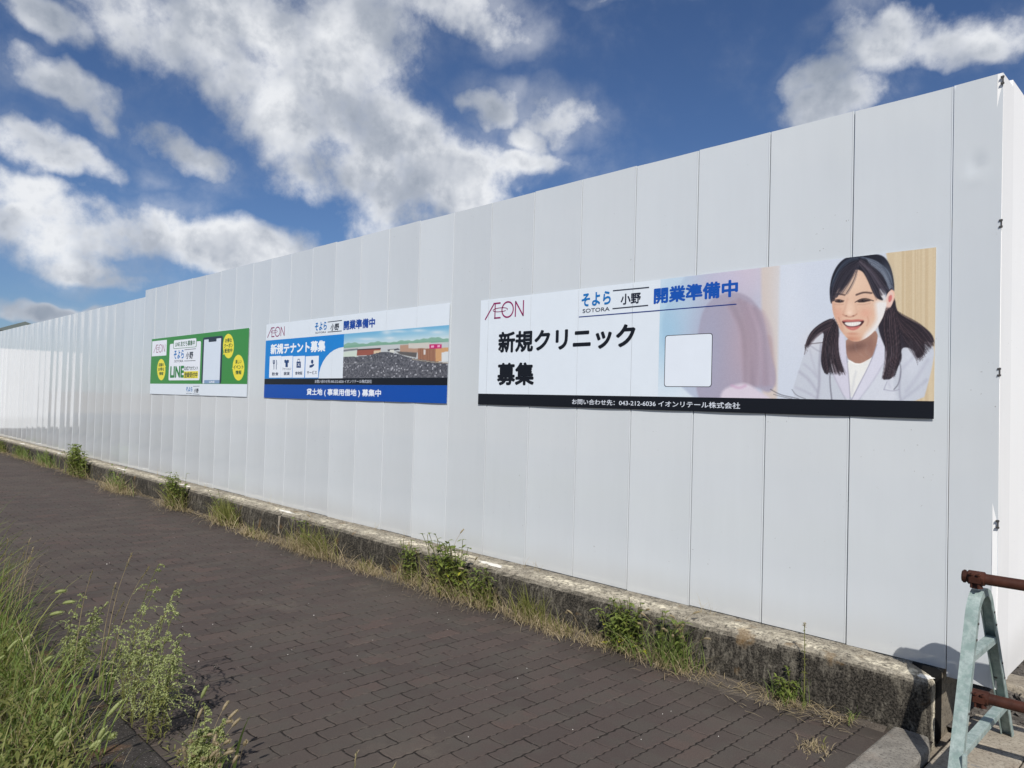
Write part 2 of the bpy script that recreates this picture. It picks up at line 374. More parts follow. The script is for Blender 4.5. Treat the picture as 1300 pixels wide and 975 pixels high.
for r in range(r0, 14):
    x = -2.68 + (r + 0.5) * PX
    if x > -1.12: break
    for k in range(-8, 9):
        y = 2.444 + (k + 0.5) * PY + (PY / 2 if r % 2 == 0 else 0)
        if 1.10 < y < 4.12: cells.append((x, y))
def vis_size(x, y):
    p = Vector((x, y, -1.592)); z = p.dot(VF)
    if z < 0.3: return 0
    u, v = p.dot(VR) / z * 934 + 650, 487.5 - p.dot(VU) / z * 934
    if not (-5 < u < 1305 and v < 990): return 0
    if y < 1.2 or y > 4.0: return 0.2 / z
    return 1 / z
cells.sort(key=lambda c: -vis_size(*c))
for i, (x, y) in enumerate(cells[:300]):
    o = obj('paver', paver_mesh[i % 4], path, (x, y, random.uniform(-0.0015, 0.0015)))
    o.rotation_euler = (random.gauss(0, 0.006), random.gauss(0, 0.006), random.gauss(0, 0.004) + (math.pi if False else 0))
V0 = np.array(paver_vars[1][0]); F0 = paver_vars[1][1]; AV = []; AF = []
for i, (x, y) in enumerate(cells[300:]):
    b = len(V0) * i; v = V0.copy()
    v[:, 2] += (v[:, 0] * random.gauss(0, 0.008) + v[:, 1] * random.gauss(0, 0.006)) + random.uniform(-.0015, .0015)
    AV.append(v + np.array((x, y, 0))); AF += [tuple(b + q for q in f) for f in F0]
o = obj('paver_field', mesh('paver_field', np.concatenate(AV), AF, M_PAVER), path); tag(o, kind='stuff')

# silt and crumbs against the kerb foot
def silt():
    V = []; F = []; n = 420; xs = np.linspace(-34, -1.3, n)
    for i, x in enumerate(xs):
        w = 0.12 + 0.07 * math.sin(x * 2.1) + 0.05 * math.sin(x * 5.7 + 1) + random.uniform(-.02, .02)
        for j, t in enumerate((0, .3, .6, 1.0)):
            V.append((x, 4.03 - max(0.04, w) * t, 0.018 * (1 - t) ** 1.3 - 0.0035 * (t == 1.0) + 0.002 + random.uniform(0, .003) * (t < 1)))
    for i in range(n - 1):
        for j in range(3): a = i * 4 + j; F.append((a, a + 1, a + 5, a + 4))
    return mesh('silt', V, F, M_SAND, True)
tag(obj('silt', silt()), 'strip of grey brown silt lying along the foot of the concrete kerb', 'silt', kind='stuff')
def pebbles():
    V = []; F = []; mi = []
    for i in range(650):
        x = -random.uniform(1.3, 9) if random.random() < .7 else -random.uniform(1.3, 20)
        y = random.uniform(1.2, 3.95) if random.random() < .55 else 4.0 - abs(random.gauss(0, 0.12))
        s = random.uniform(.0010, .0032) * (1 + (random.random() < .06) * 1.4); b = len(V); q = random.uniform(0, 3)
        for k in range(4): V.append((x + s * math.cos(q + k * 1.57) * random.uniform(.7, 1.3), y + s * math.sin(q + k * 1.57) * random.uniform(.7, 1.3), 0.0))
        V.append((x, y, s * 0.9 + .0015)); F += [(b + k, b + (k + 1) % 4, b + 4) for k in range(4)]; mi += [int(random.random() < .75)] * 4
    return mesh('grit', V, F, [M_MORTAR, M_SAND], False, mi)
tag(obj('grit', pebbles()), 'small pale grit and stone chips scattered over the paving', 'grit', kind='stuff')

# pale concrete apron right of the path (pieces), gravel bank under the fence corner
apron = sheet('apron', -1.06, 5.0, 1.0, 4.62, -0.012, M_DIRT)
for ix in range(6):
    for iy in range(6):
        x0 = -1.055 + 0.3 * ix; y0 = 1.2 + 0.6 * iy; 
        bm = prism([(x0 + .003, y0 + .003), (x0 + .297, y0 + .003), (x0 + .297, min(y0 + .597, 4.60)), (x0 + .003, min(y0 + .597, 4.60))], -0.03, 0.0 + random.uniform(-.002, .002), 0.006, 1)
        obj('slab', bm_mesh('slab', bm, M_APRON), apron)
def bank():
    V = []; F = []; nx, ny = 40, 60
    for i in range(nx + 1):
        for j in range(ny + 1):
            x = -1.13 + 3.1 * i / nx; y = 4.35 + 4.6 * j / ny
            h = min(1, max(0, (y - 4.56 - max(0, x + .8) * .05) / 0.25)); h = h * h * (3 - 2 * h)
            V.append((x, y, -0.02 + 0.10 * h + random.uniform(-.012, .018) * (0.3 + h)))
    for i in range(nx):
        for j in range(ny): a = i * (ny + 1) + j; F.append((a, a + ny + 1, a + ny + 2, a + 1))
    return mesh('gravel_bank', V, F, M_GRAVEL)
tag(obj('gravel_bank', bank()), kind='structure')
bm = bmesh.new()
for i in range(900):
    s = random.uniform(.006, .018); 
    p = Vector((random.uniform(-1.08, 0.4), 4.5 + abs(random.gauss(0, .5)), 0.0)); 
    h = min(1, max(0, (p.y - 4.56) / 0.25)); p.z = -.015 + .10 * h * h * (3 - 2 * h) + s * .3
    m4 = Matrix.Translation(p) @ Matrix.Rotation(random.uniform(0, 6), 4, Vector((random.random(), random.random(), random.random() + .1)).normalized()) @ Matrix.Diagonal((1, random.uniform(.6, 1), random.uniform(.4, .8), 1))
    bmesh.ops.create_icosphere(bm, subdivisions=1, radius=s, matrix=m4) if False else bmesh.ops.create_cube(bm, size=s * 1.4, matrix=m4)
tag(obj('gravel', bm_mesh('gravel', bm, M_GRAVEL)), 'dark crushed stone on the bank below the return fence', 'gravel', kind='stuff')
tag(obj('footing', bm_mesh('footing', prism([(-1.02, 4.84), (2.0, 4.90), (2.0, 5.12), (-1.02, 5.06)], -0.05, 0.125, 0.015, 2), M_APRON)),
    'narrow beige concrete footing strip in the dark gravel beyond the fence corner', 'footing')

# ================================================================= KERBS
kerb = empty('concrete_kerb', (0, 0, 0), 'long low concrete kerb wall blackened by lichen under the white fence', 'kerb')
KB = [-1.44, -4.30, -7.70, -10.7, -14.0, -17.3, -20.6, -23.9, -27.2, -30.5, -33.8]
def kerb_block(x1, x0):
    bm = bmesh.new(); n = max(2, int((x1 - x0) / 0.06))
    prof = [(4.000, -0.06), (4.004, 0.10), (4.012, 0.225), (4.020, 0.250), (4.036, 0.272), (4.060, 0.286), (4.10, 0.293), (4.18, 0.296), (4.40, 0.298), (4.46, 0.298), (4.46, -0.06)]
    rows = []
    for i in range(n + 1):
        x = x0 + (x1 - x0) * i / n; e = 0.004 if i in (0, n) else 0
        rows.append([bm.verts.new((x, y + (e if y < 4.03 else 0) + (random.uniform(-.0025, .0025) if y < 4.1 and z > -.05 else 0), z - (e if z > .25 else 0) + (random.uniform(-.002, .002) if z > .2 and y < 4.2 else 0))) for y, z in prof])
    for A, B in zip(rows, rows[1:]):
        for k in range(len(prof)):
            k2 = (k + 1) % len(prof); bm.faces.new((A[k], A[k2], B[k2], B[k]))
    bm.faces.new(rows[0][::-1]); bm.faces.new(rows[-1])
    return bm_mesh('block', bm, M_KERB)
for a, b in zip(KB, KB[1:]): obj('block', kerb_block(a - .005, b + .005), kerb)
# end block with a mitred back, return block and the sealant in between
end = prism([(-1.898, 4.012), (-1.112, 4.012), (-1.112, 4.135), (-1.235, 4.262), (-1.30, 4.40), (-1.898, 4.40)], -0.06, 0.290, 0.034, 4); obj('block', bm_mesh('block', end, M_KERB), kerb)
ret = prism([(-1.125, 4.215), (-1.125, 9.0), (-1.48, 9.0), (-1.48, 4.472), (-1.20, 4.292)], -0.06, 0.288, 0.018, 3); obj('block', bm_mesh('block', ret, M_RET), kerb)
tar = prism([(-1.119, 4.10), (-1.106, 4.135), (-1.112, 4.225), (-1.20, 4.33), (-1.27, 4.33), (-1.265, 4.245)], -0.04, 0.2955, 0.012, 2); obj('joint_sealant', bm_mesh('joint_sealant', tar, M_TAR), kerb)
def patch(cx, cy, z, rx, ry, M, n=44, th=0.0015, seed=0):
    r = random.Random(seed); V = [(cx, cy, z + th)]
    for k in range(n):
        a = 2 * math.pi * k / n; q = r.uniform(.6, 1.2)
        V.append((cx + rx * q * .7 * math.cos(a), cy + ry * q * .7 * math.sin(a), z + th * .8))
    for k in range(n):
        a = 2 * math.pi * k / n; q = r.uniform(.5, 1.25)
        V.append((cx + rx * q * math.cos(a), cy + ry * q * math.sin(a), z - 0.003))
    F = [(0, 1 + k, 1 + (k + 1) % n) for k in range(n)] + [(1 + k, 1 + n + k, 1 + n + (k + 1) % n, 1 + (k + 1) % n) for k in range(n)]
    return mesh('mortar_patch', V, F, M)
for i, (x, w) in enumerate(((-4.30, .26), (-7.70, .30), (-10.7, .35), (-13.4, .4), (-17.3, .4), (-23.9, .5), (-20.6, .4))):
    obj('mortar_patch', patch(x, 4.10, 0.292, w * 0.8, 0.034, M_MORTAR, seed=i), kerb)
obj('mortar_patch', patch(-1.155, 4.085, 0.290, 0.040, 0.040, M_MORTAR, seed=30), kerb)
bm = prism([(-7.700, 3.998), (-7.694, 3.998), (-7.694, 4.03), (-7.700, 4.03)], 0.05, .25, 0); obj('mortar_joint', bm_mesh('mortar_joint', bm, M_APRON), kerb)

ek = empty('edging_kerb', (0, 0, 0), 'dark flat edging kerb in the foreground between grass and paving', 'kerb')
xx = -1.2
while xx > -34:
    x0 = xx - 0.6; bm = prism([(x0 + .003, .93), (xx - .003, .93), (xx - .003, 1.165), (x0 + .003, 1.165)], -0.06, 0.095 + random.uniform(-.003, .003), 0.012, 2)
    obj('block', bm_mesh('block', bm, M_EDGE), ek); xx = x0
bk = prism([(-1.262, 1.0), (-1.062, 1.0), (-1.062, 3.86), (-1.105, 3.99), (-1.262, 3.995)], -0.06, 0.042, 0.014, 2)
tag(obj('border_kerb', bm_mesh('border_kerb', bk, M_SLAB)), 'weathered grey concrete strip crossing at the right end of the dark paving', 'kerb')

# ================================================================= FENCE
fence = empty('site_hoarding', (0, 0, 0), 'long white steel panel construction fence running along the kerb', 'fence')
JX0, PW = -1.104, 0.5
def panel_geo(w, h, z0, dish, M, folds=True):
    # plan profile; the outer (viewer) side faces -y, hem folds at both long edges
    g = 0.0028
    pr = [(g, 0.030), (g, 0.006), (g + .0015, 0.0014), (g + .003, 0.0)]
    n = 10
    for i in range(1, n):
        t = (i / n) if 1 < i < n - 1 else (0.004 if i == 1 else 0.996); pr.append((g + .003 + (w - 2 * g - .0085) * t, dish * (1 - (2 * t - 1) ** 2)))
    pr += [(w - g - .0050, -0.0012), (w - g - .0016, -0.0012), (w - g, 0.0008), (w - g, 0.030)]
    zs = [z0, z0 + h]
    V = [(x, y, z) for z in zs for x, y in pr]; k = len(pr)
    F = [(i, i + 1, k + i + 1, k + i) for i in range(k - 1)]
    # top lip
    V += [(pr[0][0], .03, z0 + h), (pr[-1][0], .03, z0 + h)]
    F.append(tuple([k + i for i in range(k)]))
    return mesh('panel', V, F, M, True)
P_TALL = panel_geo(PW, 3.0, 0.30, 0.0032, M_PANEL); P_LOW = panel_geo(PW, 2.885, 0.30, 0.0032, M_PANEL)
for P in (P_TALL, P_LOW):
    try: P.set_sharp_from_angle(angle=R_(22))
    except Exception: pass
for k in range(68):
    o = obj('panel', P_TALL if k < 24 else P_LOW, fence, (JX0 - PW * (k + 1), WALL_Y + random.uniform(-.0008, .0008), random.uniform(-.004, .004)))
    rz = random.uniform(-.0085, .0085); o.rotation_euler = (random.uniform(-.0006, 0.0003), 0, rz); o.location.y -= rz * .25
# corner panel, slightly turned, with a shallow dent
def corner_panel():
    V = []; F = []; nx, nz = 14, 90; w = 0.219
    for j in range(nz + 1):
        for i in range(nx + 1):
            u = w * i / nx; z = 0.262 + 3.04 * j / nz
            y = -0.014 * (u / w) + 0.0015 * math.sin(z * 2.3)
            y += 0.006 * math.exp(-((u - .10) / .035) ** 2 - ((z - 2.86) / .05) ** 2) - 0.004 * math.exp(-((u - .11) / .05) ** 2 - ((z - 2.80) / .03) ** 2)
            y += 0.006 * (u / w) ** 2 * math.sin(z * 1.7 + 1)
            V.append((u, y, z))
    for j in range(nz):
        for i in range(nx): a = j * (nx + 1) + i; F.append((a, a + 1, a + nx + 2, a + nx + 1))
    b = len(V); V += [(0, .03, .262), (0, .03, 3.302)]; F.append((0, b, b + 1, nz * (nx + 1)))
    return mesh('panel', V, F, M_PANEL, False)
me = corner_panel(); me.polygons.foreach_set('use_smooth', [True] * len(me.polygons))
try: me.set_sharp_from_angle(angle=R_(40))
except Exception: pass
obj('corner_panel', me, fence, (JX0 + .001, WALL_Y + .001, 0))
CX = -0.884; CY = WALL_Y - 0.013
# return fence going back from the corner
def rpanel(y0, y1, x, z0, z1, M, name='panel'):
    bm = bmesh.new(); box(bm, x - .028, x, y0 + .001, y1 - .001, z0, z1); bmesh.ops.bevel(bm, geom=[e for e in bm.edges if abs(e.verts[0].co.z - e.verts[1].co.z) > 1], offset=.003, segments=2, affect='EDGES')
    obj(name, bm_mesh(name, bm, M), fence)
rpanel(CY + .002, CY + .235, CX, 0.262, 3.301, M_PANEL2, 'corner_post_cover')
for k in range(9): rpanel(CY + .235 + .5 * k, CY + .735 + .5 * k, CX - .006, 0.262, 3.345, M_PANEL2)
# far end turning across towards the road
for k in range(8):
    bm = bmesh.new(); y1 = WALL_Y - .5 * k; box(bm, -35.2, -35.17, y1 - .498, y1 - .002, -0.1, 3.185); obj('panel', bm_mesh('panel', bm, M_PANEL2), fence)
def clip():
    bm = bmesh.new()
    box(bm, -.006, .004, -.010, .0, -.030, .030)
    for s in (-1, 1):
        box(bm, -.020, .010, -.012, -.002, s * .022 - .006, s * .022 + .006)
        tube_bm(bm, [(-.014, -.016, s * .022), (-.014, 0, s * .022)], .004, 6)
    return bm_mesh('clip', bm, M_CLIP)
cm = clip()
cm.transform(Matrix.Diagonal((.5, .7, .72, 1)))
for z in (3.262, 2.545, 1.81, 1.065, .34): obj('clip', cm, fence, (CX + .001, CY - .001, z))
for z in (0.9, 2.6):
    bm = bmesh.new(); tube_bm(bm, [(-35, WALL_Y + .08, z), (CX - .08, WALL_Y + .08, z)], .024, 10); obj('rail', bm_mesh('rail', bm, M_PIPE_G, True), fence)

# building far behind the fence
hb = empty('far_house', (-355, 62, 0), 'far grey roofed building just showing above the distant end of the fence', 'building')
bm = bmesh.new(); box(bm, -9, 16, -4, 14, 0, 23.6); obj('wall', bm_mesh('wall', bm, simple('pale_render', (0.45, 0.45, 0.43), .8)), hb)
bm = bmesh.new(); v = [bm.verts.new(p) for p in ((-12, -6, 23.6), (19, -6, 23.6), (19, 16, 23.6), (-12, 16, 23.6), (-8, 5, 28.2), (13, 5, 28.2))]
for f in ((0, 1, 5, 4), (1, 2, 5), (2, 3, 4, 5), (3, 0, 4), (0, 3, 2, 1)): bm.faces.new([v[i] for i in f])
obj('roof', bm_mesh('roof', bm, simple('grey_green_roof', (0.10, 0.12, 0.11), .7)), hb)

# ================================================================= SIGNS
def lay(px, py):
    """print layout coordinates -> (x, z) on the fence plane"""
    d = VF + VR * ((px - 650) / 934.43) + VU * ((487.5 - py) / 934.43); s = WALL_Y / d.y
    return d.x * s, CAM[2] + d.z * s
c3 = lambda a, b: lay(180 + a / 5.909, 380 + b / 5.909)
c4 = lambda a, b: lay(320 + a / 4.643, 370 + b / 4.643)
c5 = lambda a, b: lay(590 + a / 3.5135, 330 + b / 3.5135)
BASE_Y = WALL_Y - 0.0090
def sheets(x0, x1, z0, z1, root, M):
    js = sorted([JX0 - PW * k for k in range(60)]); cuts = [x0] + [j for j in js if x0 + .01 < j < x1 - .01] + [x1]
    for a, b in zip(cuts, cuts[1:]):
        bm = bmesh.new(); ax = a + (.0012 if a != x0 else 0); bx = b - (.0012 if b != x1 else 0)
        box(bm, ax, bx, BASE_Y, BASE_Y + .0012, z0, z1); obj('sheet', bm_mesh('sheet', bm, M), root)
def flat(name, pts, layer, M, root):
    y = BASE_Y - 0.0005 * layer
    V = [(x, y, z) for x, z in pts]
    bm = bmesh.new(); f = bm.faces.new([bm.verts.new(v) for v in V]); f.normal_update()
    if f.normal.y > 0: f.normal_flip()
    bmesh.ops.triangulate(bm, faces=[f])
    me = bpy.data.meshes.new(name); bm.to_mesh(me); bm.free(); me.materials.append(M); return obj(name, me, root)
def rect(name, a, b, layer, M, root): return flat(name, [(a[0], a[1]), (b[0], a[1]), (b[0], b[1]), (a[0], b[1])], layer, M, root)
def rrect(name, a, b, r, layer, M, root):
    x0, x1 = sorted((a[0], b[0])); z0, z1 = sorted((a[1], b[1])); P = []
    for cx, cz, a0 in ((x1 - r, z1 - r, 0), (x0 + r, z1 - r, 90), (x0 + r, z0 + r, 180), (x1 - r, z0 + r, 270)):
        for q in range(6): an = R_(a0 + 18 * q); P.append((cx + r * math.cos(an), cz + r * math.sin(an)))
    return flat(name, P, layer, M, root)
def strokes(name, lines, w, layer, M, root):
    V = []; F = []; y = BASE_Y - 0.0005 * layer
    for ln in lines:
        n = len(ln); b = len(V)
        for i, p in enumerate(ln):
            p = Vector(p); d = (Vector(ln[min(i + 1, n - 1)]) - Vector(ln[max(i - 1, 0)])).normalized(); q = Vector((-d.y, d.x)) * w / 2
            V += [(p.x + q.x, y, p.y + q.y), (p.x - q.x, y, p.y - q.y)]
        F += [(b + 2 * i, b + 2 * i + 1, b + 2 * i + 3, b + 2 * i + 2) for i in range(n - 1)]
    me = mesh(name, V, F, M); return obj(name, me, root)
_tc = {}
def text(body, a, b, layer, M, root, bold=0.0):
    """lettering fitted into the box a (upper left) .. b (lower right); weight from overlaid offset copies"""
    if body not in _tc:
        cu = bpy.data.curves.new('lettering', 'FONT'); cu.body = body; cu.size = 1.0; cu.resolution_u = 3
        o = bpy.data.objects.new('lettering', cu); COL.objects.link(o)
        dg = bpy.context.evaluated_depsgraph_get(); dg.update()
        me = bpy.data.meshes.new_from_object(o.evaluated_get(dg)); bpy.data.objects.remove(o); bpy.data.curves.remove(cu)
        co = np.empty(len(me.vertices) * 3); me.vertices.foreach_get('co', co); _tc[body] = (co.reshape(-1, 3), [tuple(p.vertices) for p in me.polygons]); bpy.data.meshes.remove(me)
    co, F = _tc[body]; mn, mxx = co.min(0), co.max(0); x0, x1 = sorted((a[0], b[0])); z0, z1 = sorted((a[1], b[1]))
    w = bold * 0.85; sh = [(0, 0)] + ([(w * math.cos(q * math.pi / 4), w * math.sin(q * math.pi / 4)) for q in range(8)] if bold else [])
    W_, H_ = mxx[0] - mn[0] + 2 * w, max(1e-6, mxx[1] - mn[1]) + 2 * w; VV = []; FF = []
    for i, (dx, dz) in enumerate(sh):
        out = np.empty_like(co); out[:, 0] = x0 + (co[:, 0] - mn[0] + w + dx) / W_ * (x1 - x0); out[:, 2] = z0 + (co[:, 1] - mn[1] + w + dz) / H_ * (z1 - z0)
        out[:, 1] = BASE_Y - 0.0005 * layer - 0.00003 * i; VV.append(out); FF += [tuple(v + len(co) * i for v in f) for f in F]
    me = mesh('lettering', np.concatenate(VV), FF, M); return obj('lettering', me, root)
WHITE, BLACK, NAVY, BLUE, PURPLE, GREEN = (213, 221, 229), (14, 16, 24), (20, 62, 140), (28, 120, 196), (138, 22, 88), (52, 130, 56)
def logo(a, b, layer, root, w):
    """the swash letter logo inside box a..b"""
    x0, x1 = a[0], b[0]; z1, z0 = a[1], b[1]; S = lambda u, v: (x0 + (x1 - x0) * u, z1 + (z0 - z1) * v)
    el = lambda cu, cv, ru, rv, a0=0, a1=360, n=28: [S(cu + ru * math.cos(R_(a0 + (a1 - a0) * i / n)), cv + rv * math.sin(R_(a0 + (a1 - a0) * i / n))) for i in range(n + 1)]
    L = [[S(0, 1), S(.225, 0.06)], [S(.215, 0.035), S(.40, 0.035)], [S(.26, 0.06), S(.26, .97)], [S(.24, .95), S(.41, .95)],
         el(.585, .49, .145, .47), [S(.785, .98), S(.785, .02)], [S(.785, .05), S(.98, .95)], [S(.98, .98), S(.98, .02)]]
    strokes('logo', L, w, layer, ink(*PURPLE), root)
    strokes('logo_swash', [el(.395, .46, .19, .12, 40, 385)], w * .45, layer, ink(*PURPLE), root)
def brand(cs, layer, root, a, b, sub0, sub1, l1, l2, ono0, ono1, lw=.006, sub=True):
    text('そよら', cs(*a), cs(*b), layer, ink(16, 108, 178), root, .035)
    if sub: text('SOTORA', cs(*sub0), cs(*sub1), layer, ink(60, 66, 80), root, .01)
    strokes('rule', [[cs(*l1[0]), cs(*l1[1])], [cs(*l2[0]), cs(*l2[1])]], lw, layer, ink(40, 44, 62), root)
    text('小野', cs(*ono0), cs(*ono1), layer, ink(22, 26, 44), root, .03)

# print raster: painted shapes on a fine grid, colours stored per vertex
def painter(x0, x1, z0, z1, step):
    nx = int((x1 - x0) / step); nz = int((z1 - z0) / step)
    X, Z = np.meshgrid(np.linspace(x0, x1, nx + 1), np.linspace(z0, z1, nz + 1))
    dx, dy, dz = X, WALL_Y, Z - CAM[2]
    zz = dx * VF.x + dy * VF.y + dz * VF.z
    U = 650 + 934.43 * (dx * VR.x + dy * VR.y + dz * VR.z) / zz; Vv = 487.5 - 934.43 * (dx * VU.x + dy * VU.y + dz * VU.z) / zz
    return X, Z, U, Vv, nx, nz
def chaikin(P, n):
    P = np.array(P, float)
    for _ in range(n):
        Q = np.roll(P, -1, 0); P = np.stack((P * .75 + Q * .25, P * .25 + Q * .75), 1).reshape(-1, 2)
    return P
def chaikin_open(P, n):
    P = np.array(P, float)
    for _ in range(n):
        Q = np.stack((P[:-1] * .75 + P[1:] * .25, P[:-1] * .25 + P[1:] * .75), 1).reshape(-1, 2); P = np.vstack((P[:1], Q, P[-1:]))
    return P
class Canvas:
    def __init__(s, U, V, col): s.U, s.V = U, V; s.c = np.zeros(U.shape + (3,)); s.c[:] = col
    def _seg(s, P, u, v, closed):
        d = np.full(u.shape, 1e9); n = len(P)
        for i in range(n if closed else n - 1):
            a, b = P[i], P[(i + 1) % n]; e = b - a; L = max(1e-9, e @ e)
            t = np.clip(((u - a[0]) * e[0] + (v - a[1]) * e[1]) / L, 0, 1)
            d = np.minimum(d, (u - a[0] - t * e[0]) ** 2 + (v - a[1] - t * e[1]) ** 2)
        return np.sqrt(d)
    def _win(s, P, pad):
        m = (s.U > P[:, 0].min() - pad) & (s.U < P[:, 0].max() + pad) & (s.V > P[:, 1].min() - pad) & (s.V < P[:, 1].max() + pad); return m
    def poly(s, P, col, soft=3, sm=2, op=1.0):
        P = chaikin(P, sm); m = s._win(P, soft * 2); u, v = s.U[m], s.V[m]
        if not len(u): return
        d = s._seg(P, u, v, True); ins = np.zeros(u.shape, bool); n = len(P)
        for i in range(n):
            a, b = P[i], P[(i + 1) % n]
            if a[1] == b[1]: continue
            ins ^= ((a[1] > v) != (b[1] > v)) & (u < (b[0] - a[0]) * (v - a[1]) / (b[1] - a[1]) + a[0])
        sd = np.where(ins, d, -d); al = np.clip(sd / soft + .5, 0, 1) * op
        s.c[m] = s.c[m] * (1 - al[:, None]) + np.array(col) * al[:, None]
        s.last = np.zeros(s.U.shape); s.last[m] = al
    def bundle(s, G1, G2, n, tones, w=1.4, op=.5, jit=4, soft=1.8, t0=0, t1=1):
        G1 = chaikin_open(G1, 2); G2 = chaikin_open(G2, 2)
        f = lambda G: np.stack([np.interp(np.linspace(0, 1, 9), np.linspace(0, 1, len(G)), G[:, k]) for k in (0, 1)], 1)
        G1, G2 = f(G1), f(G2)
        for _ in range(n):
            q = random.random(); P = G1 * (1 - q) + G2 * q + np.array((random.gauss(0, jit), random.gauss(0, jit))); lg = random.random() < .7; e = 9 if lg else random.randint(6, 9); b = 0 if lg else random.randint(0, 3)
            s.line(P[b:e], random.choice(tones), w * random.uniform(.6, 1.4), soft, op * random.uniform(.5, 1.2), 1)
    def line(s, P, col, w, soft=2, op=1.0, sm=2, taper=False):
        P = chaikin_open(P, sm); m = s._win(P, w + soft * 2); u, v = s.U[m], s.V[m]
        if not len(u): return
        d = s._seg(P, u, v, False); al = np.clip((w / 2 - d) / soft + .5, 0, 1) * op
        s.c[m] = s.c[m] * (1 - al[:, None]) + np.array(col) * al[:, None]
    def glow(s, cx, cy, rx, ry, col, op=1.0, ang=0.0, mask=None):
        ca, sa = math.cos(R_(ang)), math.sin(R_(ang)); du, dv = s.U - cx, s.V - cy
        a = (du * ca + dv * sa) / rx; b = (-du * sa + dv * ca) / ry
        al = np.exp(-(a * a + b * b)) * op * (1 if mask is None else mask); s.c = s.c * (1 - al[..., None]) + np.array(col) * al[..., None]
    def done(s, name, X, Z, nx, nz, layer, root):
        V = np.stack((X, np.full(X.shape, BASE_Y - .0005 * layer), Z), -1).reshape(-1, 3)
        idx = np.arange((nx + 1) * (nz + 1)).reshape(nz + 1, nx + 1)
        F = np.stack((idx[:-1, :-1], idx[:-1, 1:], idx[1:, 1:], idx[1:, :-1]), -1).reshape(-1, 4)
        me = bpy.data.meshes.new(name); me.vertices.add(len(V)); me.vertices.foreach_set('co', V.ravel())
        me.loops.add(F.size); me.loops.foreach_set('vertex_index', F.ravel()); me.polygons.add(len(F))
        me.polygons.foreach_set('loop_start', np.arange(0, F.size, 4)); me.update(calc_edges=True)
        c = s.c / 255.0; c = np.where(c <= .04045, c / 12.92, ((np.clip(c, 0, 1.2) + .055) / 1.055) ** 2.4) * PK
        at = me.color_attributes.new('print', 'FLOAT_COLOR', 'POINT')
        at.data.foreach_set('color', np.concatenate((np.clip(c, 0, .9), np.ones(c.shape[:2] + (1,))), -1).astype(np.float32).ravel())
        me.materials.append(M_PICT); return obj(name, me, root)

# ---- sign with the smiling doctor
s3 = empty('clinic_banner', (0, 0, 0), 'largest white banner with a smiling woman in a white coat at its right end', 'banner')
X0, X1, Z0, Z1 = -4.704, -1.174, 1.5695, 2.466
sheets(X0, X1, Z0, Z1, s3, ink(*WHITE))
rect('black_band', (X0, 1.662), (X1, Z0), 1, ink(*BLACK), s3)
pic = painter(lay(838, 430)[0], X1, 1.662, Z1, 0.0031)
X, Z, U, V, nx, nz = pic; A = (U - 930) * 4.0625; B = (V - 300) * 4.0625            # crop scale used while drawing
cv = Canvas(A, B, WHITE)
# tinted zone with the patient seen from behind (curved left edge)
tint = [(-175, 60), (-230, 200), (-330, 330), (-365, 450), (-340, 640), (-265, 780), (-140, 870), (-60, 900), (300, 900), (300, 60)]
cv.poly(tint, (178, 186, 204), 14, 2)
cv.glow(-330, 480, 110, 260, (150, 190, 214), .8); cv.glow(-240, 300, 110, 150, (172, 196, 216), .7)
cv.glow(60, 190, 170, 150, (200, 188, 200), .9); cv.glow(-40, 240, 120, 90, (188, 184, 206), .8)
cv.poly([(150, 60), (255, 60), (250, 900), (160, 900)], (202, 190, 182), 18, 0)
cv.poly([(160, 520), (205, 500), (215, 640), (230, 760), (180, 800)], (176, 150, 140), 16, 2, .8)
hair = [(-170, 480), (-150, 380), (-90, 310), (0, 285), (70, 300), (125, 345), (165, 420), (185, 520), (205, 620), (228, 700), (225, 770), (190, 815), (120, 770), (60, 830), (-60, 900), (-180, 860), (-190, 640)]
cv.poly(hair, (160, 154, 172), 14, 3); cv.glow(60, 560, 90, 220, (176, 158, 170), .7); cv.glow(-120, 560, 80, 260, (158, 160, 182), .7)
for k in range(26):
    x = 40 + k * 6.4; cv.line([(x - 60 + k, 330 + 4 * abs(k - 8)), (x + 6, 480), (x + 14, 620), (x + random.uniform(0, 30), 760)], random.choice([(146, 126, 140), (184, 160, 172), (140, 124, 134)]), 12, 30, .30)
cv.poly([(-60, 900), (-60, 800), (10, 765), (80, 755), (140, 800), (200, 830), (230, 900)], (208, 198, 210), 18, 2)
cv.line([(0, 770), (40, 785), (70, 770)], (190, 150, 180), 12, 14, .6)
# white wall and wood wall
cv.poly([(252, 60), (900, 60), (900, 900), (232, 900), (240, 500)], (198, 205, 217), 16, 0); cv.glow(300, 300, 90, 300, (206, 212, 222), .8)
cv.poly([(786, 40), (1120, 40), (1120, 900), (880, 900), (835, 300)], (201, 183, 152), 10, 0)
for k in range(34):
    x = 840 + k * 6.6; cv.line([(x, 60), (x + random.uniform(-4, 4), 420), (x, 880)], random.choice([(190, 168, 134), (210, 196, 168), (184, 162, 130)]), random.uniform(3, 9), 6, .38)
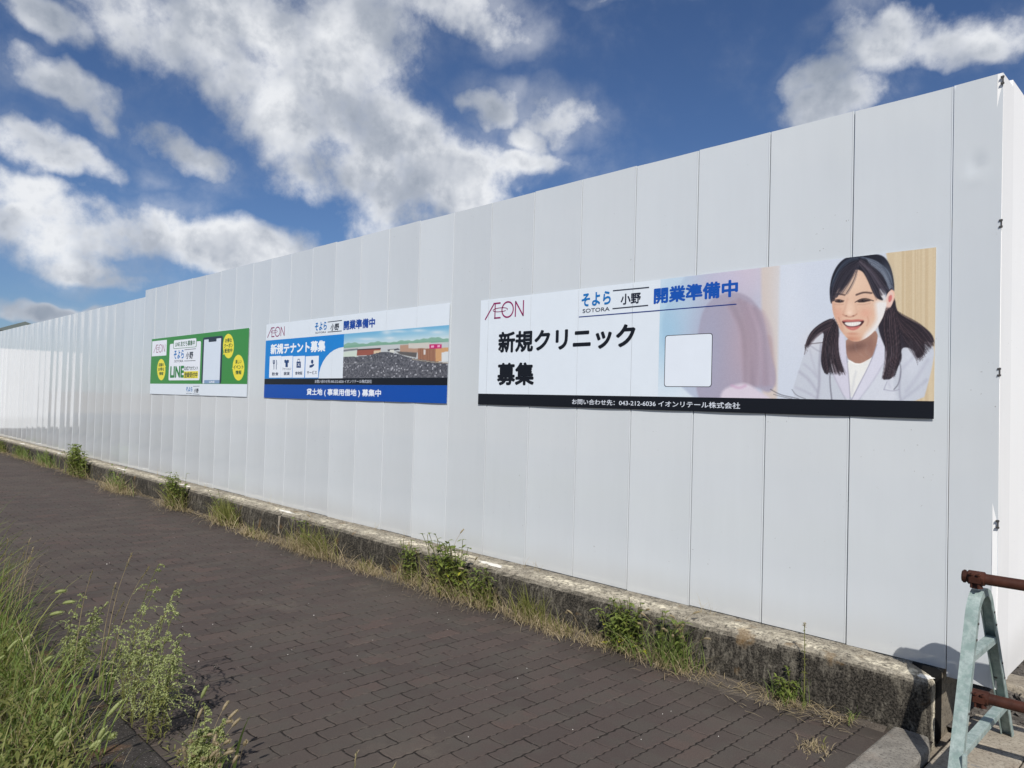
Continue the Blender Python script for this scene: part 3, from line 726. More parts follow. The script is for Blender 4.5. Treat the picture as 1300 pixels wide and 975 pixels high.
# coat
coat = [(468, 452), (405, 490), (385, 560), (362, 640), (330, 740), (312, 790), (330, 850), (980, 870), (1012, 760), (1038, 650), (1046, 575), (1000, 520), (900, 450), (700, 470)]
cv.poly(coat, (190, 195, 205), 5, 2)
cv.poly([(640, 860), (700, 700), (780, 560), (840, 640), (830, 760), (860, 860)], (202, 206, 215), 14, 1)
cv.glow(420, 540, 60, 60, (206, 206, 212), .7); cv.glow(930, 640, 60, 90, (204, 208, 218), .7)
for P, c, w, so_, op in (
    ([(460, 560), (450, 680), (452, 760), (440, 840)], (142, 140, 156), 10, 14, .7), ([(400, 560), (440, 590), (470, 600)], (150, 150, 164), 5, 10, .7),
    ([(350, 700), (400, 740), (440, 800)], (160, 160, 176), 10, 18, .7), ([(330, 780), (380, 800), (430, 830)], (166, 166, 182), 8, 16, .6),
    ([(372, 660), (410, 690), (450, 740)], (168, 168, 184), 8, 14, .6), ([(395, 560), (420, 660), (440, 720)], (172, 172, 186), 8, 14, .5),
    ([(870, 700), (862, 780), (870, 850)], (148, 148, 164), 6, 12, .7), ([(900, 800), (960, 720), (1010, 640)], (168, 170, 186), 12, 22, .6),
    ([(880, 840), (950, 790), (1005, 740)], (164, 166, 182), 10, 20, .6), ([(990, 560), (940, 620), (880, 680)], (170, 172, 188), 10, 20, .5),
    ([(760, 620), (800, 700), (815, 780)], (176, 176, 192), 8, 16, .5), ([(784, 790), (830, 800), (862, 790)], (150, 150, 168), 4, 5, .8),
    ([(784, 790), (800, 750)], (150, 150, 168), 4, 5, .8), ([(310, 790), (330, 820), (380, 838)], (90, 90, 100), 3, 4, .8),
    ([(200, 790), (250, 818), (300, 828), (345, 838)], (80, 78, 84), 4, 5, .8), ([(215, 815), (260, 828), (310, 838)], (90, 86, 90), 3, 4, .8)): cv.line(P, c, w, so_, op)
# right hair behind
hr = [(790, 330), (838, 300), (852, 400), (905, 425), (985, 462), (1036, 508), (1045, 556), (986, 536), (1000, 596), (955, 640), (935, 580), (870, 570), (880, 640), (835, 700), (826, 738), (768, 741), (795, 690), (806, 640), (792, 580), (760, 500), (752, 450)]
cv.poly(hr, (44, 38, 46), 6, 2)
# neck and shirt
cv.poly([(590, 520), (740, 480), (756, 520), (742, 600), (700, 645), (650, 664), (600, 640), (586, 590)], (160, 122, 106), 4, 1)
cv.glow(640, 570, 70, 26, (112, 82, 74), .85, -12); cv.glow(716, 560, 20, 60, (140, 104, 92), .7)
cv.poly([(592, 630), (650, 662), (700, 645), (730, 618), (690, 700), (645, 780), (612, 850), (600, 740)], (226, 226, 222), 4, 1)
cv.line([(640, 700), (625, 760), (616, 820)], (196, 198, 202), 8, 14, .7); cv.line([(598, 640), (650, 667), (718, 630)], (246, 246, 240), 4, 4, .8)
# lapels
cv.poly([(556, 490), (585, 520), (592, 640), (606, 740), (612, 856), (560, 800), (510, 690), (545, 560)], (202, 200, 214), 4, 1)
cv.line([(592, 620), (604, 740), (611, 850)], (150, 148, 164), 4, 6, .9); cv.line([(512, 690), (560, 790), (590, 850)], (160, 158, 174), 5, 8, .7)
cv.poly([(756, 500), (800, 600), (800, 640), (720, 760), (640, 860), (612, 856), (650, 780), (716, 650), (742, 580)], (206, 206, 219), 4, 1)
cv.line([(748, 560), (716, 650), (652, 775), (614, 850)], (150, 148, 166), 4, 6, .9); cv.line([(780, 660), (720, 760), (650, 850)], (170, 170, 186), 6, 10, .6)
cv.line([(510, 670), (504, 740), (516, 850)], (112, 112, 124), 7, 5, .8); cv.line([(862, 640), (874, 690), (862, 760), (836, 790)], (112, 112, 124), 6, 5, .8)
# left hair
cv.poly([(528, 418), (470, 440), (410, 486), (384, 540), (374, 596), (392, 556), (430, 505), (480, 486), (462, 590), (458, 655), (476, 706), (500, 716), (516, 640), (545, 690), (586, 710), (560, 640), (546, 560), (556, 490)], (40, 35, 42), 5, 2)
cv.line([(376, 562), (420, 553), (480, 548)], (70, 60, 64), 4, 4, .8)
cv.line([(500, 716), (512, 640), (524, 560)], (190, 190, 204), 5, 5, .6)
for k in range(22):
    q = k / 21; cv.line([(520 - 20 * q, 430 + 10 * q), (480 + 50 * q, 520), (466 + 70 * q, 620), (480 + 90 * q, 700)], random.choice([(78, 66, 70), (20, 18, 24), (96, 78, 78)]), 2.4, 4, .5)
for k in range(30):
    q = k / 29; cv.line([(800 + 40 * q, 380), (790 + 60 * q, 500), (800 + 60 * q, 600), (790 + 40 * q, 720)], random.choice([(104, 88, 96), (24, 20, 28), (80, 66, 74)]), 2.4, 4, .5)
    cv.line([(846, 400 + 60 * q), (900, 430 + 80 * q), (960, 470 + 90 * q), (1000 + 40 * (1 - q), 540 + 60 * q * (1 - q) * 2)], random.choice([(104, 80, 80), (26, 20, 26), (84, 62, 66)]), 2.4, 4, .45)
# head: hair mass, then face
cap = [(507, 345), (503, 260), (522, 185), (560, 128), (612, 100), (690, 92), (770, 94), (806, 128), (828, 185), (838, 250), (836, 300), (800, 340), (760, 350), (600, 330), (530, 330), (520, 350)]
cv.poly(cap, (32, 32, 42), 5, 2)
for k in range(30):
    q = k / 29; cv.line([(655 + 20 * q, 108), (720 + 40 * q, 130 + 10 * (1 - q)), (770 + 50 * q, 190 + 20 * (1 - q)), (790 + 46 * q, 268 + 10 * q)], random.choice([(96, 108, 126), (22, 22, 30), (120, 134, 152), (54, 58, 72)]), 2.6, 4, .5 * (0.35 + q * .65))
cv.glow(808, 200, 22, 60, (128, 140, 156), .4, -14)
ear = [(798, 300), (822, 274), (840, 284), (836, 330), (818, 370), (794, 392), (786, 350)]
cv.poly(ear, (222, 190, 178), 4, 2); cv.poly([(806, 310), (826, 300), (826, 330), (808, 346)], (196, 108, 104), 5, 2, .9); cv.line([(822, 278), (838, 292), (834, 330)], (230, 180, 150), 5, 5, .8)
face = [(516, 350), (516, 300), (540, 240), (590, 190), (640, 165), (700, 200), (740, 262), (790, 300), (800, 345), (790, 392), (768, 440), (735, 492), (694, 526), (648, 546), (606, 538), (566, 494), (540, 446), (522, 398)]
cv.poly(face, (216, 182, 158), 5, 2); FM = cv.last.copy()
G = lambda *a, **k: cv.glow(*a, mask=FM, **k)
G(620, 240, 70, 60, (224, 194, 170), .8); G(548, 402, 30, 40, (210, 156, 134), .7); G(690, 398, 36, 32, (214, 160, 138), .7)
G(620, 530, 50, 22, (200, 140, 114), .75); G(520, 380, 16, 110, (196, 150, 128), .6); G(560, 490, 20, 40, (196, 142, 120), .6)
G(608, 372, 22, 34, (230, 200, 178), .7); G(560, 320, 34, 16, (204, 166, 146), .5); G(682, 315, 44, 18, (206, 168, 148), .5)
cv.poly([(716, 336), (770, 335), (806, 345), (792, 394), (770, 442), (737, 494), (694, 530), (655, 548), (676, 512), (712, 474), (730, 430), (722, 384)], (224, 224, 222), 30, 2, .0)
al = cv.last
def tint_face(P, col, soft, op):
    keep = cv.c.copy(); cv.poly(P, col, soft, 2, op); k = FM[..., None]; cv.c = keep * (1 - k) + cv.c * k
tint_face([(738, 330), (830, 335), (820, 394), (790, 452), (750, 506), (700, 545), (664, 556), (684, 508), (722, 470), (746, 430), (742, 384)], (226, 226, 226), 26, .88)
cv.poly([(757, 262), (796, 290), (800, 326), (780, 336), (765, 310)], (206, 212, 220), 12, 2, .8)
cv.line([(524, 304), (548, 297), (582, 304)], (78, 58, 54), 8, 5, .85); cv.line([(642, 303), (680, 289), (720, 294)], (74, 56, 52), 9, 5, .85)
cv.poly([(528, 335), (548, 328), (572, 334), (580, 341), (552, 344), (534, 341)], (58, 42, 42), 4, 2, .95)
cv.poly([(644, 338), (666, 327), (692, 325), (722, 333), (700, 338), (674, 342), (654, 343)], (54, 40, 40), 4, 2, .95)
cv.line([(520, 335), (546, 325), (578, 334)], (44, 32, 32), 4, 3, .9); cv.line([(636, 341), (664, 324), (694, 321), (730, 334)], (38, 28, 28), 4.4, 3, .95)
cv.glow(556, 336, 7, 6, (24, 18, 20), .9); cv.glow(678, 333, 8, 7, (22, 16, 18), .9); cv.glow(559, 334, 2, 2, (200, 200, 200), .7); cv.glow(681, 331, 2, 2, (200, 200, 200), .7)
cv.line([(530, 351), (552, 355), (576, 351)], (184, 138, 120), 4, 7, .6); cv.line([(648, 353), (680, 354), (714, 346)], (186, 140, 122), 4, 7, .6)
cv.line([(596, 326), (586, 366), (574, 398)], (196, 150, 128), 7, 12, .5); cv.line([(636, 340), (640, 372), (648, 396)], (202, 158, 136), 5, 12, .4)
cv.line([(572, 404), (588, 413), (606, 418), (628, 413), (644, 402)], (170, 112, 94), 5, 7, .7); cv.glow(590, 411, 5, 3, (110, 66, 58), .8); cv.glow(626, 411, 5, 3, (110, 66, 58), .8)
G(607, 396, 14, 10, (238, 210, 190), .8)
cv.poly([(562, 436), (590, 439), (618, 438), (650, 438), (688, 433), (668, 462), (644, 474), (612, 476), (586, 464)], (66, 30, 34), 5, 2)
cv.poly([(562, 437), (596, 429), (616, 433), (644, 428), (690, 433), (650, 442), (616, 443), (590, 443)], (186, 108, 100), 5, 2, .95)
cv.poly([(578, 445), (616, 444), (670, 440), (662, 455), (638, 464), (606, 465), (588, 458)], (232, 228, 222), 5, 2)
for x in (594, 604, 616, 629, 641, 652): cv.line([(x, 444), (x, 462)], (184, 172, 170), 1.8, 3, .5, 0)
cv.poly([(582, 463), (608, 468), (640, 467), (666, 458), (652, 478), (626, 487), (602, 481)], (190, 108, 102), 6, 2, .95); G(624, 476, 14, 4, (214, 146, 138), .6)
cv.line([(550, 420), (556, 438), (566, 458)], (176, 118, 100), 4, 8, .6); cv.line([(700, 416), (706, 438), (696, 462)], (184, 130, 110), 5, 10, .5)
G(622, 503, 30, 7, (184, 120, 100), .55); G(596, 530, 50, 10, (176, 120, 98), .45)
for P in ([(512, 345), (505, 270), (525, 190), (575, 130), (640, 118), (652, 150), (620, 205), (585, 262), (548, 296), (562, 258), (536, 292), (520, 318)],
          [(640, 122), (700, 118), (760, 160), (790, 220), (800, 268), (776, 262), (756, 262), (762, 300), (786, 334), (752, 326), (728, 296), (706, 240), (680, 190), (652, 158)]):
    cv.poly(P, (36, 34, 42), 6, 2)
DK = [(20, 18, 24), (58, 52, 60), (84, 80, 92), (30, 26, 34)]; BR = [(20, 17, 22), (84, 66, 70), (108, 88, 92), (44, 36, 42), (22, 18, 24), (30, 25, 30)]; BL_ = [(104, 112, 128), (136, 146, 160), (26, 26, 34), (60, 64, 78)]
cv.bundle([(645, 128), (560, 170), (515, 260), (512, 340)], [(652, 150), (625, 205), (590, 262), (556, 300)], 120, DK, 1.5, .5, 3)
cv.bundle([(640, 150), (628, 200), (600, 256), (570, 300)], [(652, 156), (644, 210), (622, 262), (596, 300)], 14, DK, 1.5, .7, 3)
cv.bundle([(652, 140), (690, 190), (715, 255), (745, 326)], [(665, 118), (740, 160), (790, 215), (836, 262)], 170, DK + [(104, 92, 100)], 1.5, .5, 3)
cv.bundle([(690, 112), (760, 130), (800, 190), (826, 262)], [(720, 150), (770, 190), (796, 235), (812, 276)], 80, BL_, 1.7, .5, 3)
cv.bundle([(650, 112), (640, 104), (560, 140), (520, 230)], [(655, 118), (600, 130), (545, 190), (510, 290)], 50, [(84, 98, 116), (24, 24, 32), (60, 68, 84)], 1.6, .4, 3)
cv.bundle([(796, 370), (770, 460), (800, 580), (775, 735)], [(848, 380), (868, 500), (876, 620), (840, 720)], 230, BR, 1.6, .5, 4)
cv.bundle([(846, 390), (900, 420), (985, 460), (1046, 552)], [(850, 420), (870, 480), (900, 560), (960, 640)], 230, BR, 1.6, .5, 5)
cv.bundle([(880, 470), (930, 510), (975, 560), (1000, 610)], [(870, 500), (900, 540), (940, 600), (958, 655)], 60, BR, 1.4, .5, 6)
cv.bundle([(526, 425), (478, 490), (462, 600), (478, 706)], [(548, 470), (550, 560), (556, 640), (590, 712)], 180, BR, 1.6, .5, 4)
cv.bundle([(526, 425), (455, 455), (405, 500), (378, 580)], [(510, 470), (470, 490), (430, 520), (396, 560)], 70, BR, 1.5, .5, 4)
cv.bundle([(395, 510), (382, 550), (378, 580), (376, 610)], [(430, 500), (400, 530), (390, 570), (384, 600)], 14, BR, 1.2, .5, 4)
for k in range(120):
    x = random.uniform(330, 1020); y = random.uniform(520, 840); cv.line([(x, y), (x + random.gauss(0, 20), y + 35), (x + random.gauss(0, 26), y + 70)], random.choice([(176, 178, 194), (208, 210, 220)]), 3, 12, .10)
w_ = cv.c; g_ = rng.normal(0, 1.0, U.shape + (1,)) * 2.2; cv.c = w_ + g_
cv.done('photo_print', X, Z, nx, nz, 2, s3)
logo(c5(97, 197), c5(268, 252), 3, s3, .0125)
text('新規クリニック', c5(155, 322), c5(764, 391), 3, ink(*BLACK), s3, .042)
bpy.context.view_layer.update()
text('募集', c5(150, 460), c5(312, 560), 3, ink(*BLACK), s3, .042)
brand(c5, 3, s3, (526, 151), (655, 198), (530, 220), (650, 227), ((665, 138), (826, 123)), ((663, 218), (822, 203)), (700, 153), (789, 193), .008)
text('開業準備中', c5(848, 126), c5(1222, 164), 3, ink(18, 78, 168), s3, .045)
strokes('rule', [[c5(513, 255), c5(1216, 198)]], .007, 3, ink(24, 50, 120), s3)
rrect('card', lay(845.5, 426), lay(904.5, 491.5), .02, 3, ink(40, 42, 50), s3); rrect('card_face', lay(846.3, 426.8), lay(903.7, 490.7), .018, 4, ink(216, 223, 232), s3)
text('お問い合わせ先：043-212-6036 イオンリテール株式会社', c5(483, 620), c5(1232, 665), 3, ink(206, 212, 222), s3, .012)
for a, b in ((0.004, 0.004),):
    pass

# ---- tenant banner
s2 = empty('tenant_banner', (0, 0, 0), 'middle blue and white banner with an aerial picture of a shopping centre', 'banner')
X0, X1, Z0, Z1 = -8.672, -5.122, 1.5675, 2.478
sheets(X0, X1, Z0, Z1, s2, ink(*WHITE))
zb1 = c4(600, 551)[1]; zb2 = c4(600, 512)[1]; zp = c4(700, 238)[1]
rect('blue_band', (X0, zb1), (X1, Z0), 1, ink(8, 72, 160), s2); rect('black_band', (X0, zb2 + .001), (X1, zb1 + .0005), 1, ink(*BLACK), s2)
xp = c4(543, 380)[0]; pnl = [(X0, zp), (xp, zp)]
for q in range(9):
    a = R_(90 * q / 8); pnl.append((xp - .50 * math.sin(a) * 1.0, zp - .14 - (zp - .14 - zb2 - .002) * (1 - math.cos(a))))
pnl.append((X0, zb2 + .002)); flat('blue_panel', pnl, 1, ink(24, 124, 200), s2)
logo(c4(97, 216), c4(196, 263), 2, s2, .012)
brand(c4, 2, s2, (376, 185), (444, 226), (378, 240), (441, 244), ((450, 181), (535, 171)), ((450, 240), (533, 233)), (468, 192), (517, 228), .008)
text('開業準備中', c4(545, 173), c4(729, 212), 2, ink(22, 66, 150), s2, .045)
text('新規テナント募集', c4(115, 311), c4(436, 355), 2, ink(226, 232, 240), s2, .05)
XS = [(109, 172), (177, 240), (247, 312), (321, 394)]
tl = []
for (a, b) in XS: rect('tile', c4(a, 383), c4(b, 508), 2, ink(222, 228, 236), s2)
def icon(kind, cx):
    S = lambda x, y: c4(cx + x, 430 + y); K = ink(30, 60, 110)
    if kind == 0: strokes('icon', [[S(-7, -26), S(-7, 30)], [S(-12, -26), S(-12, -8), S(-7, -4)], [S(-2, -26), S(-2, -8), S(-7, -4)], [S(8, -26), S(10, 0), S(7, 2), S(7, 30)]], .014, 3, K, s2)
    if kind == 1: flat('icon', [S(-14, -24), S(-5, -28), S(0, -22), S(5, -28), S(14, -24), S(12, -8), S(7, -10), S(7, 16), S(-7, 16), S(-7, -10), S(-12, -8)], 3, K, s2)
    if kind == 2:
        flat('icon', [S(-12, -16), S(12, -16), S(13, 20), S(-13, 20)], 3, K, s2); strokes('icon_handle', [[S(-6, -16), S(-5, -30), S(5, -30), S(6, -16)]], .010, 3, K, s2); strokes('icon_mark', [[S(-5, -6), S(5, 10)], [S(5, -6), S(-5, 10)]], .010, 4, ink(222, 228, 236), s2)
    if kind == 3:
        flat('icon', [S(-14, 6), S(0, 2), S(14, -4), S(12, 8), S(0, 18), S(-14, 20)], 3, K, s2); flat('icon_flower', [S(2, 0), S(-6, -12), S(-4, -24), S(2, -28), S(8, -24), S(9, -12)], 3, K, s2)
for i, (a, b) in enumerate(XS): icon(i, (a + b) / 2)
text('飲食', c4(122, 476), c4(160, 496), 3, ink(34, 46, 78), s2, .02)
text('ファッション', c4(184, 450), c4(234, 464), 3, ink(34, 46, 78), s2, .015); text('雑貨', c4(192, 474), c4(226, 494), 3, ink(34, 46, 78), s2, .02)
text('食物販', c4(259, 472), c4(301, 492), 3, ink(34, 46, 78), s2, .02); text('サービス', c4(328, 468), c4(386, 488), 3, ink(34, 46, 78), s2, .02)
text('お問い合わせ先 043-212-6036 イオンリテール株式会社', c4(375, 521), c4(710, 541), 2, ink(196, 202, 214), s2, .01)
text('貸土地 ( 事業用借地 ) 募集中', c4(327, 572), c4(764, 628), 2, ink(222, 228, 238), s2, .035)
X, Z, U, V, nx, nz = painter(xp, X1, zb2 + .002, zp, 0.0062)
u = (U - 440) * 9.286; v = (V - 410) * 9.286; cv = Canvas(u, v, (150, 190, 214))
hor = 290 - 0.06 * (u - 100)
tsky = np.clip((v + 0.085 * u - 150) / 130, 0, 1)[..., None]; cv.c = np.array((112, 172, 206)) * (1 - tsky) + np.array((196, 212, 216)) * tsky
for x, y, rx, ry in ((480, 110, 60, 30), (620, 100, 110, 16), (860, 90, 90, 18), (250, 190, 120, 14), (1080, 110, 80, 20), (520, 180, 60, 18)): cv.glow(x, y, rx, ry, (214, 220, 224), .7)
hill = [(0 - 30, 250)] + [(x, 246 - .045 * x - 10 * math.sin(x * .021) - 6 * math.sin(x * .07) - (34 * math.exp(-((x - 1080) / 90) ** 2) + 20 * math.exp(-((x - 860) / 80) ** 2))) for x in range(-20, 1240, 24)] + [(1240, 330), (-30, 330)]
cv.poly(hill, (128, 168, 150), 6, 1); cv.poly([(-30, 300), (-30, 275), (400, 232), (700, 225), (1240, 210), (1240, 330)], (112, 156, 132), 10, 1, .6)
cv.poly([(-30, 300), (420, 262), (1240, 225), (1240, 500), (-30, 500)], (186, 190, 192), 6, 0)
cv.poly([(-30, 345), (130, 325), (130, 400), (-30, 420)], (196, 208, 196), 4, 0)
cv.poly([(-30, 318), (140, 300), (140, 318), (-30, 338)], (110, 116, 122), 5, 0)
cv.poly([(135, 318), (410, 296), (412, 372), (130, 388)], (146, 84, 70), 4, 0); cv.poly([(135, 312), (414, 292), (414, 306), (135, 326)], (70, 50, 48), 3, 0); cv.poly([(330, 330), (412, 322), (412, 372), (330, 378)], (206, 186, 158), 3, 0)
cv.poly([(490, 316), (620, 300), (640, 318), (500, 334)], (66, 66, 70), 4, 0); cv.poly([(520, 318), (570, 312), (570, 350), (520, 352)], (208, 208, 200), 3, 0)
cv.poly([(640, 262), (850, 250), (850, 350), (640, 340)], (172, 140, 120), 4, 0); cv.poly([(740, 240), (1000, 232), (1000, 300), (740, 300)], (196, 192, 184), 4, 0)
cv.poly([(590, 335), (840, 350), (830, 410), (640, 372)], (92, 88, 86), 8, 0)
cv.poly([(850, 300), (1060, 300), (1060, 462), (850, 430)], (150, 108, 86), 3, 0); cv.poly([(1060, 300), (1230, 290), (1230, 440), (1060, 462)], (196, 152, 108), 3, 0)
cv.poly([(1130, 350), (1230, 330), (1230, 450), (1130, 460)], (206, 212, 214), 4, 0); cv.poly([(985, 254), (1132, 250), (1132, 300), (985, 304)], (186, 38, 104), 3, 0)
cv.poly([(1005, 268), (1040, 266), (1040, 290), (1005, 292)], (224, 160, 190), 4, 0); cv.poly([(1080, 264), (1112, 262), (1112, 286), (1080, 288)], (224, 160, 190), 4, 0)
for x in (880, 910, 960, 990, 1030): cv.line([(x, 306), (x, 440)], (112, 76, 60), 5, 5, .6, 0)
cv.poly([(918, 315), (940, 315), (940, 375), (918, 372)], (206, 200, 196), 3, 0)
lot = (v > 400 - 60 * np.exp(-((u - 470) / 190) ** 2) + 0.13 * np.clip(u - 640, 0, 999))
g = rng.random((nz // 2 + 2, nx // 3 + 2)); gg = np.kron(g, np.ones((2, 3)))[:nz + 1, :nx + 1]; g2 = rng.random(u.shape)
tone = 66 + 44 * gg + 30 * (g2 - .5) + np.where(gg > .95, 55, 0); cv.c[lot] = np.stack((tone, tone + 1, tone + 8), -1)[lot]
cv.line([(780, 425), (900, 445), (1080, 470), (1220, 470)], (196, 178, 150), 8, 6, .8)
cv.line([(0, 480), (200, 470), (340, 450)], (150, 152, 150), 6, 8, .6)
cv.done('aerial_picture', X, Z, nx, nz, 2, s2)

# ---- green banner
s1 = empty('green_banner', (0, 0, 0), 'leftmost green banner with a printed phone and yellow speech bubbles', 'banner')
X0, X1, Z0, Z1 = -12.68, -9.15, 1.570, 2.462
sheets(X0, X1, Z0, Z1, s1, ink(*WHITE)); zg = 1.735
rect('green_field', (X0, Z1), (X1, zg), 1, ink(54, 132, 58), s1)
rect('white_box', c3(84, 316), c3(189, 421), 2, ink(222, 226, 234), s1); logo(c3(96, 344), c3(180, 396), 3, s1, .011)
def bubble(cx, cy, rx, ry, tail, lines):
    P = [c3(cx + rx * math.cos(R_(a)), cy + ry * math.sin(R_(a))) for a in range(0, 360, 15)]
    flat('bubble', P, 2, ink(226, 214, 60), s1)
    flat('bubble_tail', [c3(*p) for p in tail], 2.5, ink(226, 214, 60), s1)
    n = len(lines); h = ry * 1.25 / n
    for i, (t, w) in enumerate(lines):
        y = cy - ry * .62 + i * h; text(t, c3(cx - rx * w, y), c3(cx + rx * w, y + h * .74), 3, ink(40, 84, 46), s1, .03)
bubble(151, 528, 31, 80, [(176, 490), (186, 505), (172, 520)], [('店舗の', .6), ('お得な', .7), ('情報', .5)])
bubble(656, 351, 41, 92, [(622, 395), (614, 415), (634, 410)], [('お得な', .6), ('クーポン', .8), ('配信中', .7)])
bubble(731, 513, 44, 97, [(694, 505), (682, 520), (696, 530)], [('楽しい', .5), ('イベント', .85), ('情報', .5)])
rrect('card', c3(216, 336), c3(438, 607), .03, 2, ink(222, 226, 234), s1)
rrect('pill', c3(244, 306), c3(416, 358), .03, 3, ink(52, 120, 60), s1); rrect('pill_face', c3(247, 309), c3(413, 355), .028, 4, ink(224, 229, 235), s1)
text('LINE 友だち募集中', c3(258, 319), c3(404, 345), 5, ink(44, 96, 54), s1, .02)
brand(c3, 3, s1, (247, 384), (320, 444), (250, 457), (316, 471), ((326, 379), (410, 371)), ((323, 463), (408, 460)), (337, 395), (390, 446), .008)
text('LINE', c3(220, 502), c3(320, 588), 3, ink(30, 120, 54), s1, .05)
text('公式アカウント', c3(323, 503), c3(427, 531), 3, ink(44, 66, 56), s1, .03)
rect('highlight', c3(321, 541), c3(426, 592), 3, ink(224, 212, 60), s1); text('登録受付中', c3(325, 547), c3(422, 587), 4, ink(60, 70, 50), s1, .03)
rrect('phone', c3(464, 288), c3(601, 632), .045, 2, ink(30, 44, 62), s1)
rect('phone_lower_edge', c3(464, 560), c3(598, 632), 2.4, ink(30, 44, 62), s1)
rect('phone_screen', c3(474, 304), c3(588, 632), 3, ink(206, 216, 228), s1)
rrect('phone_notch', c3(508, 292), c3(566, 316), .015, 4, ink(30, 40, 56), s1)
rect('phone_bar', c3(474, 606), c3(588, 632), 3.5, ink(124, 152, 184), s1); text('LINE', c3(512, 612), c3(552, 627), 5, ink(224, 230, 238), s1, .03)
brand(c3, 2, s1, (338, 656), (384, 692), (338, 703), (384, 710), ((390, 653), (438, 651)), ((388, 709), (438, 713)), (398, 668), (430, 702), .005)

# ================================================================= BARRIER
bar = empty('pipe_barrier', (-.87, 3.86, 0), 'pale green A frame barrier stand carrying two rusty brown pipes', 'barrier')
def a_frame(name, ox):
    bm = bmesh.new()
    r = .15; apex = Vector((0, .82)); nf = Vector((-.42, 0.0)); ff = Vector((.58, 0.0))
    cen = Vector((0.0, .82 - r)); path = []
    def tangent(foot, side):     # tangent from a foot to the arch circle
        d = cen - foot; L = d.length; a = math.atan2(d.y, d.x); b = math.asin(r / L)
        ang = a + (b if side < 0 else -b); l = math.sqrt(L * L - r * r); return foot + Vector((math.cos(ang), math.sin(ang))) * l
    tn, tf = tangent(nf, -1), tangent(ff, 1)
    for i in range(7): path.append(nf.lerp(tn, i / 7))
    a0 = math.atan2(tn.y - cen.y, tn.x - cen.x); a1 = math.atan2(tf.y - cen.y, tf.x - cen.x)
    for i in range(13): a = a0 + (a1 - a0) * i / 12; path.append(cen + Vector((math.cos(a), math.sin(a))) * r)
    for i in range(1, 8): path.append(tf.lerp(ff, i / 7))
    a, t, d = .025, .004, .034
    prof = [(-a, 0), (a, 0), (a, d), (a - t, d), (a - t, t), (-a + t, t), (-a + t, d), (-a, d)]
    rings = []
    for i, p in enumerate(path):
        q = (path[min(i + 1, len(path) - 1)] - path[max(i - 1, 0)]).normalized(); n = Vector((q.y, -q.x))
        rings.append([bm.verts.new((x, p.x + n.x * k, p.y + n.y * k)) for x, k in prof])
    for A, B in zip(rings, rings[1:]):
        for k in range(8): bm.faces.new((A[k], A[(k + 1) % 8], B[(k + 1) % 8], B[k]))
    bm.faces.new(rings[0][::-1]); bm.faces.new(rings[-1])
    o = obj(name, bm_mesh(name, bm, M_MINT), bar, (ox, 0, 0))
    def at(z, side):
        A, B = (nf, tn) if side < 0 else (ff, tf); return A.lerp(B, z / max(A.y, B.y, tn.y if side < 0 else tf.y)).x
    for z in (.56, .19):
        y0, y1 = at(z, -1) + .006, at(z, 1) - .006
        bm = bmesh.new(); box(bm, -.0205, .0205, y0, y1, z - .003, z + .003); box(bm, .0165, .0208, y0, y1, z - .030, z - .003); box(bm, -.0208, -.0165, y0, y1, z - .030, z - .003)
        for f in (.12, .37, .62, .88): yy = y0 + (y1 - y0) * f; box(bm, -.0165, .0165, yy - .003, yy + .003, z - .028, z - .003)
        bmesh.ops.bevel(bm, geom=bm.edges[:], offset=.0015, segments=1, affect='EDGES')
        obj('rung', bm_mesh('rung', bm, M_MINT), bar, (ox, 0, 0))
    # web ribs under the arch, bolts and lug
    bm = bmesh.new()
    for an in (60, 90, 120): 
        c_, s_ = math.cos(R_(an)), math.sin(R_(an)); y, z = cen.x + c_ * (r - .02), cen.y + s_ * (r - .02); box(bm, -.021, .021, y - .002, y + .002, z - .012, z + .012)
    obj('web', bm_mesh('web', bm, M_MINT), bar, (ox, 0, 0))
    for z in (.69, .625, .42, .34):
        for sd in (-1, 1):
            y = at(z, sd) + (.018 if sd < 0 else -.018); bm = bmesh.new(); tube_bm(bm, [(.0245, y, z), (.029, y, z)], .0055, 6); obj('bolt', bm_mesh('bolt', bm, M_CLIP), bar, (ox, 0, 0))
    y = at(.12, -1); bm = bmesh.new(); box(bm, .025, .040, y + .004, y + .034, .13, .20); bmesh.ops.bevel(bm, geom=bm.edges[:], offset=.003, segments=2, affect='EDGES'); obj('lug', bm_mesh('lug', bm, M_MINT), bar, (ox, 0, 0))
    return o
a_frame('frame', 0); a_frame('frame', 1.9)
dirp = Vector((1.9, 0.0, 0)) .normalized()
